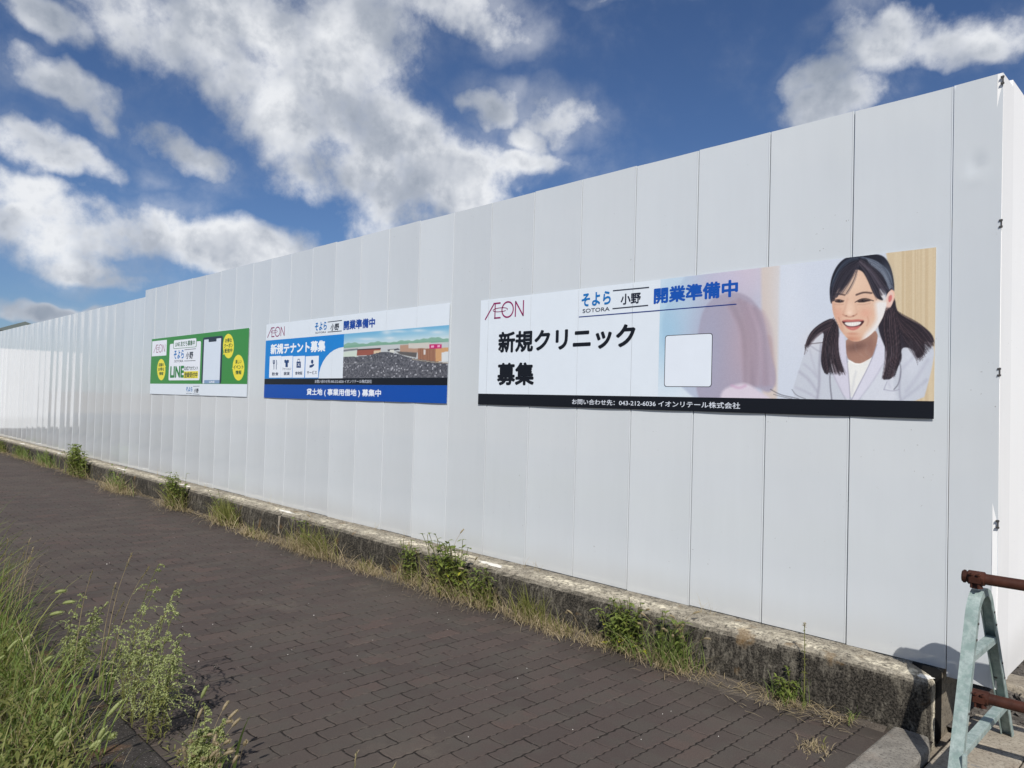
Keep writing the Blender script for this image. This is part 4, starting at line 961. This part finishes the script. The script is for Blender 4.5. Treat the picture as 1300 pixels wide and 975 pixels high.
def pipe(y, z, yaw):
    d = Vector((math.cos(R_(yaw)), math.sin(R_(yaw)), 0)); c0 = Vector((0, y, z)); n = 20
    bm = bmesh.new(); p0 = c0 - d * .055; p1 = c0 + d * 2.1; ring = 16
    tube_bm(bm, [p0, p1], .0243, ring, False); tube_bm(bm, [p1, p0], .0215, ring, False)
    pi = obj('pipe', bm_mesh('pipe', bm, M_RUST, True), bar)
    for s in (0.0, 1.9 / math.cos(R_(yaw))):
        c = c0 + d * s; bm = bmesh.new(); tube_bm(bm, [c - d * .034, c - d * .03, c + d * .03, c + d * .034], [.026, .031, .031, .026], 14)
        tube_bm(bm, [c - d * .05 + Vector((0, 0, 0)), c - d * .042], [.029, .029], 14)
        sd = Vector((-d.y, d.x, 0))
        q = c - sd * .036 + Vector((0, 0, -.004))
        for e in (-.014, .014): tube_bm(bm, [q + d * e + Vector((0, 0, .028)), q + d * e - Vector((0, 0, .034))], .005, 6); tube_bm(bm, [q + d * e + Vector((0, 0, .028)), q + d * e + Vector((0, 0, .020))], .0095, 6)
        tube_bm(bm, [c - Vector((0, 0, .024)), c - Vector((0, 0, .044))], [.020, .026], 10)
        box(bm, q.x - .022, q.x + .022, q.y - .008, q.y + .014, q.z - .012, q.z + .012)
        obj('clamp', bm_mesh('clamp', bm, M_RUST), pi)
pipe(-.06, .872, 2.0); pipe(.03, .325, 3.0)

# blue chalk marks on the apron
V = []; F = []
for i in range(26):
    x = -.93 + random.gauss(0, .035); y = 3.80 + random.gauss(0, .035); a = random.uniform(-.5, .8); l = random.uniform(.01, .035); w = .003
    b = len(V); V += [(x, y, .0045), (x + l * math.cos(a), y + l * math.sin(a), .0045), (x + l * math.cos(a) - w * math.sin(a), y + l * math.sin(a) + w, .0045), (x - w, y + w, .0045)]; F.append((b, b + 1, b + 2, b + 3))
tag(obj('chalk_mark', mesh('chalk_mark', V, F, simple('blue_chalk', (0.08, 0.13, 0.22), .9))), 'scribbled blue marking on the pale concrete beside the barrier foot', 'marking')

# ================================================================= PLANTS
class Veg:
    def __init__(s): s.V = []; s.F = []
    def blade(s, p, h, az, lean, w, curl=1.0, n=5, twist=None):
        p = Vector(p); d = Vector((math.cos(az), math.sin(az), 0)); tw = random.uniform(0, math.pi) if twist is None else twist
        sd = Vector((math.cos(tw), math.sin(tw), 0)); b = len(s.V); q = p.copy(); ang = lean * .3
        for i in range(n + 1):
            t = i / n; ww = w * (1 - t ** 1.6) * (.65 + .7 * t * (1 - t) * 2) + .0004
            s.V += [q + sd * ww / 2, q - sd * ww / 2]
            ang += lean * curl * (1.4 / n) * (0.5 + t); q = q + (d * math.sin(ang) + Vector((0, 0, 1)) * math.cos(ang)) * (h / n)
        s.F += [(b + 2 * i, b + 2 * i + 1, b + 2 * i + 3, b + 2 * i + 2) for i in range(n)]
        return q
    def leaf(s, p, d, L, w, droop=.3):
        d = Vector(d).normalized(); sd = d.cross(Vector((0, 0, 1)));
        if sd.length < .1: sd = Vector((1, 0, 0))
        sd.normalize(); up = sd.cross(d); b = len(s.V); p = Vector(p)
        for t, k in ((0, .08), (.25, .8), (.55, 1.0), (.8, .6)):
            c = p + d * L * t - Vector((0, 0, 1)) * droop * L * t * t; s.V += [c + sd * w / 2 * k + up * w * .12 * k, c, c - sd * w / 2 * k + up * w * .12 * k]
        s.V.append(p + d * L - Vector((0, 0, 1)) * droop * L)
        for i in range(3):
            a = b + 3 * i; s.F += [(a, a + 1, a + 4, a + 3), (a + 1, a + 2, a + 5, a + 4)]
        a = b + 9; s.F += [(a, a + 1, a + 3), (a + 1, a + 2, a + 3)]
    def tube(s, pts, r, n=5):
        pts = [Vector(p) for p in pts]; b = len(s.V); m_ = len(pts)
        a = None
        for i, p in enumerate(pts):
            d = (pts[min(i + 1, m_ - 1)] - pts[max(i - 1, 0)]).normalized()
            a = d.orthogonal().normalized() if a is None else (a - d * a.dot(d)).normalized(); c = d.cross(a); rr = r[i] if isinstance(r, (list, tuple)) else r
            s.V += [p + (a * math.cos(6.2832 * k / n) + c * math.sin(6.2832 * k / n)) * rr for k in range(n)]
        s.F += [(b + i * n + k, b + i * n + (k + 1) % n, b + (i + 1) * n + (k + 1) % n, b + (i + 1) * n + k) for i in range(m_ - 1) for k in range(n)]
    def head(s, pts, R, bristle=True, nb=90):
        """foxtail head along pts"""
        pts = [Vector(p) for p in pts]; m_ = len(pts); rr = [R * (math.sin(math.pi * (0.08 + .88 * i / (m_ - 1)))) ** .5 for i in range(m_)]; s.tube(pts, rr, 7)
        if bristle:
            for i in range(nb):
                t = random.random() * (m_ - 1.001); k = int(t); p = pts[k].lerp(pts[k + 1], t - k); d = (pts[k + 1] - pts[k]).normalized()
                q = Vector((random.gauss(0, 1), random.gauss(0, 1), random.gauss(0, 1))); q = (q - d * q.dot(d)).normalized(); e = p + q * R * .8
                tip = e + (q * .8 + d).normalized() * R * random.uniform(.7, 1.3); w = d.cross(q) * R * .12; b = len(s.V); s.V += [e + w, e - w, tip]; s.F.append((b, b + 1, b + 2))
    def build(s, name, M, parent=None, kind=None):
        o = obj(name, mesh(name, s.V, s.F, M, True), parent); 
        if kind: o['kind'] = kind
        return o
def arc(p, h, az, lean, n=8):
    P = [Vector(p)]; ang = lean * .1; d = Vector((math.cos(az), math.sin(az), 0))
    for i in range(n):
        ang += lean * (1.9 / n) * ((i + 1) / n); P.append(P[-1] + (d * math.sin(ang) + Vector((0, 0, 1)) * math.cos(ang)) * h / n)
    return P

# --- mass of verge grass at lower left
V1, V2, V3 = Veg(), Veg(), Veg()
def dens(x, y): return 1.0
cnt = 0
while cnt < 9500:
    x = -random.uniform(2.35, 8.5); y = random.uniform(.15, 1.0)
    if y > .93 and random.random() < .45: continue
    if x > -3.3 and y > .62 + (-3.3 - x) * .25 and random.random() < .82: continue
    if x > -2.9 and y > .45 and random.random() < .5: continue
    hh = random.uniform(.18, .46) * (1.05 if x < -3.6 else .8) * (1.7 if x < -5.2 else 1.35 if x < -4.6 else 1.0)
    az = random.uniform(0, 6.28); z = .05 if y < .93 else .09
    if random.random() < .36: V3.blade((x, y, z), hh * random.uniform(.5, 1.1), az, random.uniform(.3, 1.2), random.uniform(.002, .004), n=5)
    else: (V1 if random.random() < .6 else V2).blade((x, y, z), hh, az if random.random() < .6 else random.gauss(.6, .7), random.uniform(.3, 1.1), random.uniform(.005, .0105), n=6)
    cnt += 1
for i in range(420):   # small leafy plants among the grass
    x = -random.uniform(2.4, 5.5); y = random.uniform(.2, .88); z = .06 + random.uniform(0, .16)
    for k in range(4): V2.leaf((x, y, z + .02 * k), (random.gauss(0, 1), random.gauss(0, 1), random.uniform(0, .8)), random.uniform(.03, .07), random.uniform(.012, .022))
g0 = tag(obj('grass', None), 'dense mass of green and straw coloured verge grass in the lower left foreground', 'grass', kind='stuff')
me = mesh('grass', V1.V + V2.V + V3.V, V1.F + [tuple(len(V1.V) + i for i in f) for f in V2.F] + [tuple(len(V1.V) + len(V2.V) + i for i in f) for f in V3.F],
          [M_GREEN, M_GREEN2, M_DRY], True, [0] * len(V1.F) + [1] * len(V2.F) + [2] * len(V3.F))
bpy.data.objects.remove(g0); tag(obj('grass', me), 'dense mass of green and straw coloured verge grass in the lower left foreground', 'grass', kind='stuff')

def foxtail(p, h, az, lean, tan=False, L=.065, R=.0075, label='', group=None, leaves=1):
    root = empty('foxtail', tuple(p), label, 'foxtail', group); st = Veg(); P = arc((0, 0, 0), h, az, lean, 9); st.tube(P, [.0013] * 6 + [.0009] * 4, 4)
    o = st.build('stem', M_GREEN2 if not tan else M_DRY, root)
    hd = Veg(); d = (P[-1] - P[-2]).normalized(); dd = Vector((math.cos(az), math.sin(az), -.3)); Q = [P[-1]]
    for i in range(7): d = (d + dd * .06 * lean).normalized(); Q.append(Q[-1] + d * L / 7)
    hd.head(Q, R, True, 130); hd.build('seed_head', M_FOXT if tan else M_FOX, root)
    for k in range(leaves):
        lf = Veg(); q = P[random.randint(1, 3)]; lf.blade(q, h * random.uniform(.3, .5), random.uniform(0, 6.28), random.uniform(.5, 1.1), .007, n=6); lf.build('leaf', M_GREEN, root)
    return root
GF = 'green foxtails among the foreground grass'; LF = 'green bristly foxtail seed head on a thin stalk in the lower left verge grass'
for i in range(30):
    x = -random.uniform(2.45, 4.3); y = random.uniform(.3, .90)
    foxtail((x, y, .06), random.uniform(.22, .38), random.gauss(.7, .6), random.uniform(.3, .9), False, random.uniform(.045, .075), random.uniform(.006, .009), LF, GF)
for q_, (x, y, h, az, ln) in zip(('topmost', 'middle', 'lowest'), ((-4.75, 1.0, .50, .35, 1.0), (-4.70, 1.02, .44, .45, 1.05), (-4.68, .98, .36, .5, 1.0))):
    foxtail((x, y, .095), h, az, ln, False, .085, .009, q_ + ' of three green foxtails leaning right over the dark paving', 'three leaning foxtails', 0)
GT = 'tan foxtails beside the edging kerb'; LT = 'tan ripened foxtail in the clump on the paving side of the edging kerb'
for i in range(26):
    x = -2.98 + random.gauss(0, .13); y = 1.27 + random.gauss(0, .05)
    foxtail((x, y, 0), random.uniform(.12, .30), random.gauss(.5, .8), random.uniform(.3, 1.0), True, random.uniform(.035, .055), .0065, LT, GT)
foxtail((-3.25, 1.30, 0), .30, .4, .35, False, .062, .0075, 'single green foxtail standing upright between the two feathery weeds', 'foxtail', None, 1) if False else foxtail((-3.22, 1.30, 0), .30, .4, .35, False, .062, .0075, 'single green foxtail standing upright just right of the feathery weeds', None, 1)

def thin_stalk(p, h, az, lean, label, head=.12, M=M_DRY, r=.0022):
    root = empty('grass_stalk', tuple(p), label, 'grass stalk'); st = Veg(); P = arc((0, 0, 0), h, az, lean, 12); st.tube(P, [r] * 9 + [r * .6] * 4, 4); st.build('stem', M, root)
    hd = Veg(); n = int(head / .006); d = (P[-1] - P[-3]).normalized()
    for i in range(n):
        q = P[-1] - d * head * (1 - i / n) * .55; hd.leaf(q, d + Vector((random.gauss(0, .25), random.gauss(0, .25), random.gauss(0, .15))), random.uniform(.012, .024), .0042, .0)
    hd.build('seed_head', M_FOXT, root); 
    return root
thin_stalk((-4.10, 1.20, 0), .80, .55, .38, 'tallest thin straw stalk rising over the paving with its tip nearest the far kerb weeds', .16)
thin_stalk((-4.05, 1.22, 0), .78, .42, .62, 'long thin stalk arching farthest right across the dark paving', .16)
thin_stalk((-4.10, 1.18, 0), .56, .55, .5, 'green flowering grass stalk beside the tallest thin straw stalk', .12, M_GREEN2)
thin_stalk((-3.90, 1.24, 0), .47, .6, .55, 'shorter branched straw stalk leaning right above the feathery weed', .10)
thin_stalk((-4.02, 1.16, 0), .66, .35, .30, 'upright thin stalk crossing in front of the feathery weed', .12)
thin_stalk((-4.20, 1.10, .095), .62, .2, .45, 'thin stalk rising left of the tallest straw stalk', .10)
thin_stalk((-3.70, 1.22, 0), .58, .75, .50, 'thin arching stalk reaching right from between the feathery weeds', .10, M_GREEN2)
thin_stalk((-2.42, 1.60, 0), .24, 1.3, .10, 'single upright stalk poking up at the lower edge left of the picture middle', .10, M_GREEN2)
thin_stalk((-2.30, 1.66, 0), .22, .9, .35, 'forked stalk at the lower edge nearest the middle of the picture', .10, M_GREEN2)
for i in range(22):
    x = -random.uniform(4.9, 6.6); y = random.uniform(.9, 1.08)
    thin_stalk((x, y, .09), random.uniform(.38, .66), random.gauss(.4, .5), random.uniform(.15, .55), 'upright straw coloured grass stalk at the far left end of the verge grass', .07)['group'] = 'straw stalks at the left edge'

def blades_thing(name, p, n, h, w, M, label, cat, az=None, lean=(.2, .7), spread=.03):
    root = empty(name, tuple(p), label, cat); 
    for i in range(n):
        v = Veg(); v.blade((random.gauss(0, spread), random.gauss(0, spread), 0), h * random.uniform(.7, 1.1), random.gauss(az, .35) if az is not None else random.uniform(0, 6.28), random.uniform(*lean), w, n=8); v.build('leaf', M, root)
    return root
blades_thing('broad_grass', (-4.08, 1.20, 0), 14, .42, .012, M_GREEN, 'tuft of upright broad green blades left of the feathery weeds', 'grass tuft', .5, (.1, .5))
r_ = blades_thing('long_blade', (-2.93, 1.36, 0), 1, .40, .022, M_GREEN, 'long broad grass blade leaning right out of the tan foxtail clump', 'grass blade', .80, (.42, .46), 0)
blades_thing('blade_tuft', (-3.0, 1.28, 0), 22, .2, .010, M_GREEN, 'low green blades at the base of the tan foxtail clump', 'grass tuft', .6, (.2, .7))

def feather_weed(p, h, n, az0, label):
    root = empty('feathery_weed', tuple(p), label, 'weed'); lf = Veg()
    for k in range(n):
        az = az0 + random.gauss(0, .8); P = arc((random.gauss(0, .05), random.gauss(0, .035), 0), h * random.uniform(.55, 1.05), az, random.uniform(.2, .75), 16)
        st = Veg(); st.tube(P, [.0024] * 9 + [.0014] * 8, 4); st.build('stem', M_GREEN2, root); sp = Veg()
        for j in range(5, 17):
            for e in range(2 if j % 3 else 1):
                q = P[j].lerp(P[j - 1], random.random()); a2 = az + random.choice((-1, 1)) * random.uniform(.4, 2.2); L = h * random.uniform(.16, .40) * (1.25 - j / 15); Q = [q]; an = random.uniform(.45, .8)
                for i in range(12):
                    Q.append(Q[-1] + Vector((math.cos(a2) * math.sin(an), math.sin(a2) * math.sin(an), math.cos(an))) * L / 12); an += .17
                sp.tube(Q, [.0007] * 13, 3)
                for i in range(3, 13):
                    for s_ in range(2): sp.leaf(Q[i], (random.gauss(0, 1), random.gauss(0, 1), random.gauss(-.2, .8)), .0085, .0062, .1)
        sp.build('flower_spray', M_FOX, root, 'stuff')
        for j in range(16): q = P[random.randint(1, 8)]; lf.leaf(q, (random.gauss(0, 1), random.gauss(0, 1), random.uniform(-.1, .9)), random.uniform(.02, .045), random.uniform(.004, .008))
    for j in range(150): lf.leaf((random.gauss(0, .07), random.gauss(0, .04), random.uniform(.01, h * .45)), (random.gauss(0, 1), random.gauss(0, 1), random.uniform(.1, 1.2)), random.uniform(.025, .05), random.uniform(.005, .009))
    lf.build('foliage', M_GREEN2, root, 'stuff')
feather_weed((-3.86, 1.26, 0), .74, 9, .7, 'taller feathery weed with arching pale flower sprays beside the edging kerb')
feather_weed((-3.54, 1.28, 0), .60, 7, .7, 'second feathery weed nearer the camera spreading right over the paving')
feather_weed((-3.05, 1.26, 0), .30, 9, .5, 'low feathery weed mixed with the tan foxtails at the bottom')
feather_weed((-4.45, 1.16, 0), .50, 8, .5, 'small feathery weed partly behind the broad green blades')

# --- weeds at the kerb foot
def kerb_weed(x, y, w, h, ng, nd, nl, label, yellow=0, fox=0, z=0.005, lsize=1.0):
    if w > .05: w *= 1.25; h *= 1.15; ng = int(ng * 1.7); nd = int(nd * 2.6 + 60); nl = int(nl * 1.9)
    ws = 1.0 if x > -7 else 1.7
    root = empty('kerb_weed', (x, y, z), label, 'weed')
    if ng:
        v = Veg()
        for i in range(ng): v.blade((random.gauss(0, w * .32), random.gauss(0, .035), 0), h * random.uniform(.35, 1.0), random.gauss(-1.6, 1.3), random.uniform(.15, .9), random.uniform(.0035, .008) * ws, n=5)
        v.build('green_blades', M_GREEN2 if random.random() < .6 else M_GREEN, root, 'stuff')
    if nd:
        v = Veg()
        for i in range(nd): v.blade((random.gauss(0, w * .42), random.gauss(-.03, .045), 0), h * random.uniform(.2, .85), random.uniform(0, 6.28), random.uniform(.5, 2.0), random.uniform(.002, .0048) * ws, n=6)
        v.build('dry_straw', M_DRY, root, 'stuff')
    if nl:
        v = Veg(); st = Veg(); yv = Veg()
        for i in range(max(3, nl // 14)):
            P = arc((random.gauss(0, w * .25), random.gauss(0, .03), 0), h * random.uniform(.6, 1.05), random.uniform(-3.0, .2), random.uniform(.15, .6), 7); st.tube(P, .0022, 4)
            for k in range(14):
                j = random.randint(1, 7); q = P[j]; t = yv if (yellow and random.random() < .16 and j < 5) else v
                t.leaf(q, (random.gauss(0, 1), random.gauss(-.3, 1), random.uniform(-.1, .7)), random.uniform(.03, .065) * lsize, random.uniform(.016, .030) * lsize, .35)
        st.build('stems', M_GREEN2, root, 'stuff'); v.build('foliage', M_LEAF, root, 'stuff')
        if yv.V: yv.build('yellow_leaves', M_YLEAF, root)
    if fox:
        st = Veg(); 
        for i in range(fox):
            P = arc((random.gauss(0, w * .3), random.gauss(0, .03), 0), h * random.uniform(.75, 1.15), random.gauss(-1.2, .9), random.uniform(.4, 1.0), 8); st.tube(P, .0012, 4)
            hd = Veg(); d = (P[-1] - P[-2]).normalized(); Q = [P[-1]]
            for k in range(6): d = (d + Vector((0, 0, -.09))).normalized(); Q.append(Q[-1] + d * .008)
            hd.head(Q, .0062, True, 60); hd.build('seed_head', M_FOXT, root)
        st.build('stalks', M_DRY, root, 'stuff')
    return root
KY = 3.95
for a in (
 (-15.3, 3.93, .75, .52, 60, 20, 340, 'tall bushy green weed against the far kerb near the left edge', 0, 0, .005, 1.7),
 (-17.6, 3.93, .8, .34, 90, 60, 40, 'mixed green tuft on the kerb just left of the tall bushy weed', 0, 0, .005, 1.5),
 (-19.8, 3.93, .9, .32, 90, 80, 50, 'green and straw weed clump second from the left edge along the kerb', 0, 0, .005, 1.5),
 (-22.3, 3.93, 1.1, .34, 90, 60, 90, 'farthest weed clump at the left edge of the picture', 0, 0, .005, 1.6),
 (-12.75, 3.86, .6, .36, 50, 260, 30, 'round straw coloured clump right of the tall bushy weed', 0, 0, .005, 1.4),
 (-10.45, 3.90, .36, .44, 70, 60, 260, 'green weed with yellow lower leaves under the left banner', 1, 0, .005, 1.3),
 (-8.85, 3.92, .38, .36, 170, 80, 20, 'upright thin green grass clump under the gap between the left banners', 0, 0, .005, 1),
 (-7.95, 3.86, .4, .16, 20, 160, 0, 'low dry straw mat left of the mortar joint', 0, 0, .005, 1),
 (-6.75, 3.88, .55, .34, 130, 330, 10, 'wide straw and green grass clump under the middle banner', 0, 2, .005, 1),
 (-5.75, 3.90, .35, .16, 20, 170, 0, 'flat dry straw patch right of the wide grass clump', 0, 0, .005, 1),
 (-5.15, 3.93, .20, .33, 24, 30, 90, 'thin drooping weed stems hanging off the kerb left of the leafy weed', 0, 2, .005, .9),
 (-4.62, 3.92, .30, .42, 50, 80, 300, 'leafy weed reaching over the kerb top beside the bright mortar patch', 1, 2, .005, 1.0),
 (-4.20, 3.93, .18, .30, 60, 60, 80, 'narrow green tuft with bleached leaves under the bright mortar patch', 0, 1, .005, .9),
 (-3.72, 3.93, .20, .26, 90, 90, 0, 'fine upright grass tuft midway between the leafy weeds', 0, 0, .005, 1),
 (-3.40, 3.90, .22, .17, 20, 110, 0, 'pale dry tuft lying left of the round leafy weed', 0, 2, .005, 1),
 (-2.86, 3.93, .20, .30, 30, 20, 280, 'round leafy weed with yellow leaves left of the nodding foxtails', 1, 1, .005, .85),
 (-2.50, 3.93, .22, .28, 130, 70, 50, 'clump of nodding tan foxtails and green blades against the kerb', 0, 14, .005, 1),
 (-1.78, 3.955, .14, .15, 50, 20, 80, 'small green and dry weed at the foot of the tall single stem', 0, 0, .005, .6),
 (-1.46, 3.965, .03, .10, 16, 3, 0, 'tiny grass tuft at the kerb foot nearest the grey concrete strip', 0, 0, .005, 1),
 (-1.47, 3.55, .07, .05, 3, 46, 0, 'tiny dry sprig growing between pavers beside the grey concrete strip', 0, 0, .0, 1),
 (-3.07, 3.93, .12, .14, 10, 50, 0, 'small straw wisp between the pale dry tuft and the round leafy weed', 0, 0, .005, 1)):
    kerb_weed(*a)
t_ = empty('tall_stem', (-1.70, 3.955, 0), 'single tall thin weed stem standing in front of the fence near its right end', 'weed'); v = Veg(); P = arc((0, 0, 0), .44, 2.5, .05, 12); v.tube(P, [.0035] * 6 + [.002] * 7, 5); v.build('stem', M_GREEN2, t_)
v = Veg()
for j in range(70): v.leaf(P[random.randint(2, 12)], (random.gauss(0, 1), random.gauss(0, 1), .8), random.uniform(.012, .028), .005)
v.build('foliage', M_GREEN2, t_); v = Veg()
for j in range(14): v.leaf(P[12] + Vector((0, 0, random.uniform(-.02, .01))), (random.gauss(0, 1), random.gauss(0, 1), .6), .014, .008)
v.build('flower', M_FOXT, t_)
# dry litter along the kerb foot
v = Veg()
for i in range(3000):
    x = -1.45 - 21 * random.random() ** 1.35; y = 3.99 - abs(random.gauss(0, .075)) * (1 + .6 * math.sin(x * 2.3)); dd = random.uniform(0, 6.28); L = random.uniform(.03, .12); b = len(v.V); q = Vector((x, y, .006 + random.uniform(0, .02))); e = Vector((math.cos(dd), math.sin(dd), random.uniform(-.1, .3))) * L; w = Vector((-e.y, e.x, 0)).normalized() * (.0016 if x > -8 else .003)
    v.V += [q + w, q - w, q + e * .5 - w + Vector((0, 0, .006)), q + e * .5 + w + Vector((0, 0, .006)), q + e]; v.F += [(b, b + 1, b + 2, b + 3), (b + 3, b + 2, b + 4)]
tag(v.build('dry_litter', M_DRY), 'dry straw litter strewn along the foot of the concrete kerb', 'litter', kind='stuff')
# sparse small sprigs on the kerb top against the fence
v = Veg()
for x in (-5.6, -6.1, -4.0, -3.9, -8.3, -12.0, -2.45, -2.4, -10.2):
    for i in range(6): v.blade((x + random.gauss(0, .03), 4.19, .29), random.uniform(.05, .16), random.uniform(0, 6.28), random.uniform(.2, .9), .002, n=4)
tag(v.build('kerb_top_sprigs', M_DRY), 'thin dry sprigs growing from the kerb top along the fence foot', 'sprigs', kind='stuff')
